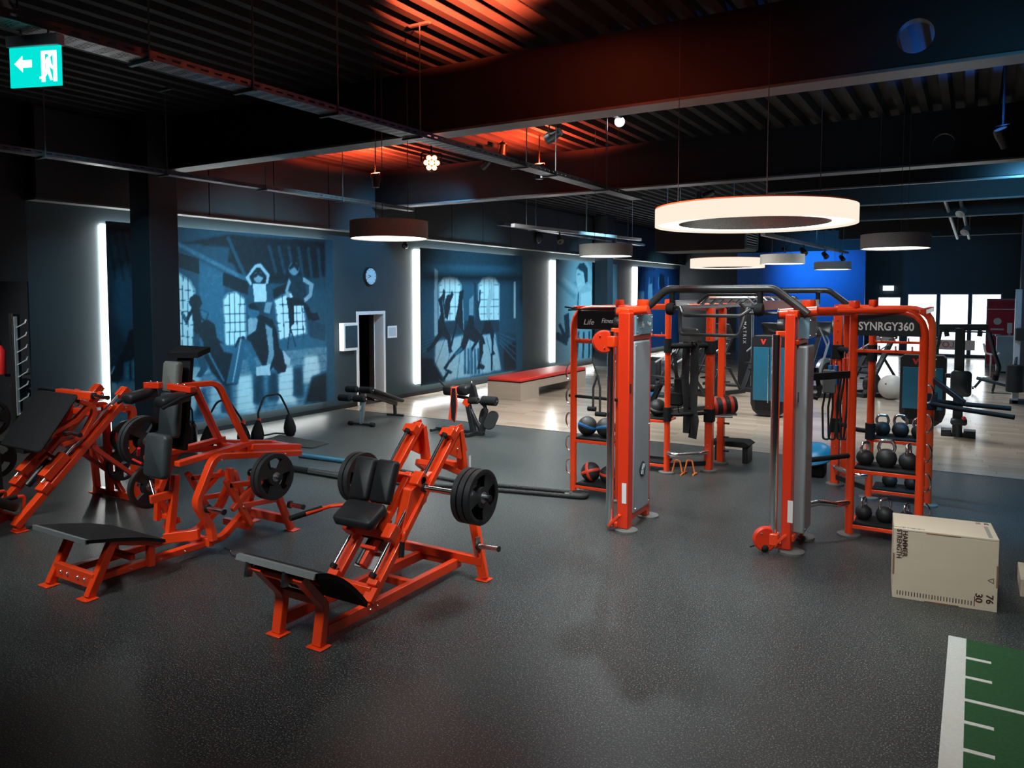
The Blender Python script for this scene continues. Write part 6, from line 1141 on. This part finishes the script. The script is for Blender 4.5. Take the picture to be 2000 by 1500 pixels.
# chest press station in front of the bright windows
b0 = G(1870, 852); y = b0.y; f = lambda px, py: WY(px, py, y); t = thing('press_station', 'dark press station with T-shaped top silhouetted against the windows', 'strength machine', b0); sm = mat('station_blue_black', (.02, .035, .045), .4, noise=(6, .2))
MB().mm((f(1838, 840).x, y - .1, .0), (f(1858, 840).x, y + .18, .12)).mm((f(1882, 840).x, y - .1, 0), (f(1906, 840).x, y + .18, .12)).mm((f(1838, 840).x, y - .06, .0), (f(1906, 840).x, y + .08, .07)).build('foot_base', sm, t, bevel=.01)
xa, xb_ = f(1864, 700).x, f(1884, 700).x; MB().mm((xa, y - .05, .05), (xb_, y + .09, f(1870, 640).z)).build('column', sm, t, bevel=.015)
MB().prism([(f(1835, 633).x, y - .03, f(1835, 646).z), (f(1930, 633).x, y - .03, f(1930, 646).z), (f(1930, 633).x, y - .03, f(1930, 633).z), (f(1833, 633).x, y - .03, f(1833, 633).z)], (0, .1, 0)).build('top_beam', sm, t, smooth=0, bevel=.01)
MB().bar((f(1838, 646).x, y, f(1838, 646).z), (f(1829, 690).x, y, f(1829, 690).z), .05, .05).bar((f(1848, 646).x, y, f(1848, 646).z), (f(1850, 655).x, y, f(1850, 657).z), .1, .08).bar((f(1915, 646).x, y, f(1915, 646).z), (f(1913, 655).x, y, f(1913, 657).z), .1, .08).build('bracket', sm, t, bevel=.008)
MB().pad((f(1877, 748).x, y - .12, f(1877, 748).z), (.33, .12, .46), None, .07).build('chest_pad', sm, t, 50); MB().tube([(f(1932, 648).x, y - .05, f(1932, 650).z), (f(1942, 690).x, y - .2, f(1942, 690).z), (f(1951, 715).x, y - .25, f(1951, 715).z), (f(1945, 738).x, y - .25, f(1945, 738).z)], .035, .1, 10).build('lever_arm', sm, t); MB().cyl((f(1945, 730).x, y - .25, f(1945, 730).z), (f(1943, 740).x, y - .25, f(1943, 740).z), .045, 12).build('grip', blackm, t); MB().bar((f(1846, 733).x, y, f(1846, 733).z), (xa, y, f(1846, 733).z), .08, .08).build('side_arm', sm, t, bevel=.01)
MB().pad((f(1873, 815).x, y - .08, f(1873, 822).z), (.26, .3, .1), None, .04).build('seat', sm, t, 50); MB().ball((f(1883, 813).x, y - .26, f(1883, 813).z), .035, 10).build('red_knob', redlet, t); MB().cyl((f(1873, 830).x, y - .06, 0), (f(1873, 830).x, y - .06, f(1873, 822).z), .05, 12).build('seat_post', sm, t)
# lying bench and padded machine at right edge
q = G(1950, 768); t = thing('flat_bench', 'dark narrow bench with crossed legs before the reception', 'bench', q); f2 = lambda px, py: WY(px, py, q.y)
MB().bar(f2(1907, 738), f2(1968, 753), .3, .07, (0, 0, 1)).build('bench_pad', sm, t, bevel=.02); MB().bar(f2(1916, 742), f2(1903, 757), .06, .06).bar(f2(1944, 742), f2(1938, 766), .06, .06).build('bench_leg', sm, t, bevel=.006); MB().bar(f2(1900, 757) + Vector((0, -.2, 0)), f2(1900, 757) + Vector((0, .2, 0)), .05, .05).bar(f2(1938, 766) + Vector((0, -.2, 0)), f2(1938, 766) + Vector((0, .2, 0)), .05, .05).build('floor_bar', sm, t, bevel=.006)
q = G(1990, 790); t = thing('roller_pad_machine', 'white and black padded machine post cut by the right picture edge', 'strength machine', q); f3 = lambda px, py: WY(px, py, q.y)
MB().mm((f3(1983, 600).x, q.y, 0), (f3(1996, 600).x, q.y + .15, f3(1983, 565).z)).build('white_post', mat('post_white', (.5, .56, .6), .4), t, bevel=.01); b = MB(); xx = f3(1983, 740).x; foam(b, (xx - .02, q.y - .08, f3(1980, 765).z), (xx - .02, q.y - .08, f3(1980, 712).z), .17); foam(b, (xx + .12, q.y - .08, f3(1980, 665).z), (xx + .12, q.y - .08, f3(1980, 640).z), .16); b.build('roller_pad', vinyl, t)
MB().mm((xx - .1, q.y + .0, 0), (xx + .5, q.y + .3, .1)).bar((xx - .02, q.y - .08, f3(1980, 712).z), (f3(1988, 690).x, q.y + .08, f3(1988, 690).z), .05, .05).build('machine_base', sm, t, bevel=.01)
# cardio machines behind the rig
def cardio(x, y, rot, label):
    e = thing('stair_climber', label, 'cardio machine', (x, y, 0), 'black cardio machines behind the rig'); o = Vector((x, y, 0)); dkm = mat('cardio_black', (.016, .018, .02), .35); lt = mat('cardio_silver', (.35, .38, .4), .35, metal=.4)
    MB().mm((x - .38, y - .7, 0), (x - .3, y + .8, .1)).mm((x + .3, y - .7, 0), (x + .38, y + .8, .1)).mm((x - .38, y + .6, 0), (x + .38, y + .8, .1)).build('floor_frame', dkm, e, bevel=.01)
    for s_ in (-.3, .3):
        MB().bar((x + s_, y + .7, .05), (x + s_, y - .15, 1.45), .07, .14, (1, 0, 0)).bar((x + s_, y - .6, .05), (x + s_, y + .1, .95), .05, .06, (1, 0, 0)).build('side_arm', dkm, e, bevel=.012); MB().tube([(x + s_, y - .15, 1.35), (x + s_, y + .2, 1.2), (x + s_, y + .55, 1.05)], .022, .05, 8).build('hand_rail', lt, e)
    for k in range(4): MB().mm((x - .27, y - .1 + .2 * k, .22 + .17 * k), (x + .27, y + .12 + .2 * k, .26 + .17 * k)).build('step', dkm, e, bevel=.006)
    MB().cyl((x - .34, y + .45, .32), (x - .22, y + .45, .32), .24, 24).build('flywheel', dkm, e); MB().pad((x, y - .22, 1.62), (.62, .06, .42), rx(-28), .06).build('console', dkm, e, 50); MB().pad((x, y - .258, 1.63), (.46, .01, .28), rx(-28), .02).build('console_screen', mat('screen_dark', (.02, .03, .04), .15), e, 50); MB().bar((x - .3, y - .15, 1.42), (x + .3, y - .15, 1.42), .08, .1).build('console_bridge', lt, e, bevel=.01)
    text('MATRIX', .1, (x - .34, y + .28, .8), (0, -.52, .855), (0, -.855, -.52), whitelet, 'side_lettering', e, .002)
    e.rotation_euler.z = R(rot); return e
for i, (px, py, d) in enumerate(((1335, 700, 17.0), (1400, 705, 19.8), (1500, 700, 20.5))):
    q = AT(px, py, d); cardio(q.x, q.y, 150 + 6 * i, 'black stair climber behind the rig, %s' % ('left one above the hanging straps', 'middle one seen between the rear posts', 'right one beside the blue weight-stack machine')[i])
q = AT(1715, 700, 19.5); cardio(q.x, q.y, 140, 'black stair climber seen through the kettlebell rack')
def elliptical(px, py, d, label):
    q = AT(px, py, d); x, y = q.x, q.y; e = thing('elliptical_trainer', label, 'elliptical trainer', (x, y, 0), 'elliptical trainers'); dkm = mat('cardio_black', (.016, .018, .02), .35); lt = mat('cardio_silver', (.35, .38, .4), .35, metal=.4)
    MB().lathe([(.001, -.08), (.30, -.08), (.38, -.05), (.38, .05), (.30, .08), (.001, .08)], (x, y, .48), (.9, -.4, 0), 30).build('flywheel_cover', lt, e); MB().lathe([(.001, -.1), (.27, -.1), (.27, .1), (.001, .1)], (x, y, .48), (.9, -.4, 0), 30).build('cover_centre', dkm, e)
    MB().bar((x - .5, y - .2, .06), (x + .7, y + .3, .06), .12, .1).build('floor_frame', dkm, e, bevel=.01); MB().bar((x + .1, y, .5), (x + .35, y + .15, 1.65), .08, .1).build('mast', dkm, e, bevel=.01); MB().pad((x + .36, y + .12, 1.72), (.5, .06, .35), rx(-20), .05).build('console', dkm, e, 50)
    for s_ in (-1, 1): MB().tube([(x + .1 + .2 * s_, y + .2 * s_, .4), (x + .3 + .22 * s_, y + .1, 1.3), (x + .1 + .25 * s_, y, 1.75)], .02, .15, 8).build('moving_arm', lt, e); MB().bar((x - .5, y + .18 * s_, .3), (x + .2, y + .18 * s_, .35), .14, .05).build('pedal', dkm, e, bevel=.01)
    return e
elliptical(1612, 690, 20.5, 'elliptical trainer with silver round cover right of the right tower'); elliptical(1570, 690, 19.0, 'elliptical trainer mostly hidden behind the right cable tower')
# tall black cable column
q = G(1452, 757); y = q.y; t = thing('cable_column', 'tall black cable column with vertical white lettering behind the rig', 'cable machine', q); x0, x1 = WY(1440, 757, y).x, WY(1465, 757, y).x; zt = WY(1450, 596, y).z
MB().mm((x0, y, 0), (x1, y + .3, zt)).build('column', mat('casing_black', (.014, .016, .019), .4), t, bevel=.02); MB().mm((x0 - 1.0, y + .05, 0), (x1, y + .25, .07)).build('floor_bar', black, t, bevel=.01); text('M A T R I X', .12, ((x0 + x1) / 2, y - .002, zt - .75), (0, 0, -1), (1, 0, 0), whitelet, 'column_lettering', t, .002); MB().tube([(x1 + .05, y - .05, zt), (x1 + .05, y - .05, .3)], .018, 0, 8).build('guide_rod', chrome, t)
q = G(1330, 775); y = q.y; t = thing('seated_machine', 'dark seated strength machine behind the rear left shelf', 'strength machine', WY(1276, 790, y)); c0 = WY(1276, 720, y); MB().pad(c0, (.42, .1, .6), None, .05).pad(c0 + Vector((0, -.25, -.42)), (.42, .45, .1), None, .05).build('seat_pads', vinyl, t, 50); MB().mm((c0.x - .1, y - .1, 0), (c0.x + .1, y + .1, c0.z + .2)).mm((c0.x - .5, y - .4, 0), (c0.x + .5, y + .1, .08)).build('machine_frame', sm, t, bevel=.01); MB().cyl((c0.x - .3, y - .4, c0.z - .62), (c0.x + .3, y - .4, c0.z - .62), .08, 14).build('roller', bluepl, t)
# exercise ball behind the rack
q = G(1740, 780); o = thing('gym_ball', 'pale grey exercise ball lying behind the kettlebell rack', 'ball', (q.x, q.y, 0)); MB().ball((q.x, q.y, .3), .3, 28).build('ball_skin', mat('ball_pale', (.5, .47, .43), .45), o); MB().lathe([(.001, .301), (.02, .303), (.02, .295)], (q.x, q.y, .3), (-.3, -.8, .3), 10).build('valve', black, o)
# reception
q = AT(1950, 690, 27.0); yb = q.y; fb = lambda px, py: WY(px, py, yb); t = thing('red_banner', 'tall red banner reading CHECK by the reception', 'banner', (fb(1950, 700).x, yb, 0))
bx0_, bx1_, bz0, bz1 = fb(1926, 700).x, fb(1978, 700).x, 0, fb(1950, 586).z; MB().mm((bx0_ - .04, yb + .02, 0), (bx1_ + .04, yb + .1, bz1 + .05)).build('frame', mat('banner_grey', (.3, .32, .34), .5), t, smooth=0, bevel=.01); MB().mm((bx0_, yb, .1), (bx1_, yb + .02, bz1)).build('banner_sheet', mat('banner_red', (.62, .02, .05), .6, noise=(2, .15)), t, smooth=0)
text('OS-CHECK', .2, ((bx0_ + bx1_) / 2, yb - .004, bz1 - .14), (1, 0, 0), (0, 0, 1), greytext, 'banner_lettering', t, sx=.8); MB().lathe([(.001, 0), (.12, 0), (.12, .004)], (bx0_ + .3, yb - .004, bz1 - .75), (0, -1, 0), 20).build('white_circle', white, t); MB().mm((bx0_, yb - .004, bz1 - .34), (bx1_, yb, bz1 - .31)).mm((bx0_ + .1, yb - .004, bz1 - 1.06), (bx0_ + .5, yb, bz1 - 1.0)).mm((bx0_ + .12, yb - .004, bz1 - 1.25), (bx0_ + .4, yb, bz1 - 1.2)).build('white_lines', white, t, smooth=0)
q = AT(1957, 690, 25.0); yd = q.y; fd = lambda px, py: WY(px, py, yd); t = thing('reception_desk', 'pale blue reception desk before the red banner', 'desk', (fd(1962, 700).x, yd, 0)); dx0, dx1 = fd(1946, 690).x, fd(1984, 690).x; dz = fd(1960, 658).z
MB().mm((dx0, yd, .05), (dx1, yd + .6, dz)).build('desk_body', mat('desk_blue', (.3, .42, .5), .45, noise=(3, .1)), t, smooth=0, bevel=.01); MB().mm((dx0 - .04, yd - .04, dz), (dx1 + .04, yd + .64, dz + .04)).build('desk_top', white, t, smooth=0, bevel=.006); MB().mm((dx0 + .05, yd + .05, 0), (dx1 - .05, yd + .55, .05)).build('plinth', black, t, smooth=0); 
o = thing('monitor', 'white computer screen standing on the reception desk', 'monitor', (dx0 + .35, yd + .25, dz + .04)); MB().mm((dx0 + .28, yd + .22, dz + .12), (dx0 + .42, yd + .25, dz + .45)).build('screen', white, o, smooth=0, bevel=.006); MB().cyl((dx0 + .35, yd + .25, dz + .04), (dx0 + .35, yd + .25, dz + .14), .03, 10).lathe([(.001, 0), (.08, 0), (.08, .012), (.001, .012)], (dx0 + .35, yd + .25, dz + .04), n=14).build('stand', white, o)
q = AT(1935, 700, 23.6); t = thing('bar_stool', 'white shell stool in front of the reception desk', 'stool', (q.x, q.y, 0)); MB().tube([(q.x - .2, q.y, 1.05), (q.x - .14, q.y, .74), (q.x + .16, q.y, .70), (q.x + .22, q.y, .78)], .03, .1, 8).build('shell_seat', white, t); MB().cyl((q.x, q.y, .03), (q.x, q.y, .7), .025, 10).lathe([(.001, 0), (.2, 0), (.2, .02), (.03, .035), (.001, .035)], (q.x, q.y, 0), n=20).build('pedestal', chrome, t)
# sign and window lettering at the far end
q = WY(1735, 563, 35.9); t = thing('far_exit_sign', 'small white exit sign high on the far wall', 'exit sign', q); MB().mm((q.x - .2, 35.86, q.z - .1), (q.x + .2, 35.99, q.z + .1)).build('sign_case', emit_mat('far_sign_glow', (.8, .95, .95), 1.2), t, smooth=0); MB().mm((q.x - .22, 35.85, q.z + .1), (q.x + .22, 36, q.z + .14)).build('sign_top', white, t, smooth=0)
q = WY(1862, 674, 35.9); text('ILOV', .34, (q.x - .25, 35.98, q.z), (-1, 0, 0), (0, 0, 1), redlet, 'window_lettering', bpy.data.objects['window_3']); MB().mm((q.x - .75, 35.985, q.z - .2), (q.x + .75, 35.99, q.z + .2)).build('window_sticker', mat('pale_sticker', (.8, .6, .5), .6), bpy.data.objects['window_3'], smooth=0)
# wall speaker on the bulkhead
q = WX(1051, 462, -11.8); t = thing('wall_speaker', 'dark oval loudspeaker on the blue bulkhead', 'speaker', q); MB().ball(q, .2, 18, (.6, .8, 1.1)).build('speaker_body', black, t); MB().lathe([(.001, .11), (.1, .105), (.13, .08)], q, (1, -.4, 0), 18).build('grille', blackm, t)
q = WX(791, 480, -11.95); t = thing('dome_camera', 'small black dome camera above the dancers mural', 'camera', q); MB().cyl(q, (q.x, q.y, 3.99), .05, 12).build('mount', black, t); MB().ball(q, .08, 14).build('dome', mat('gloss_black', (.012, .012, .013), .2), t)
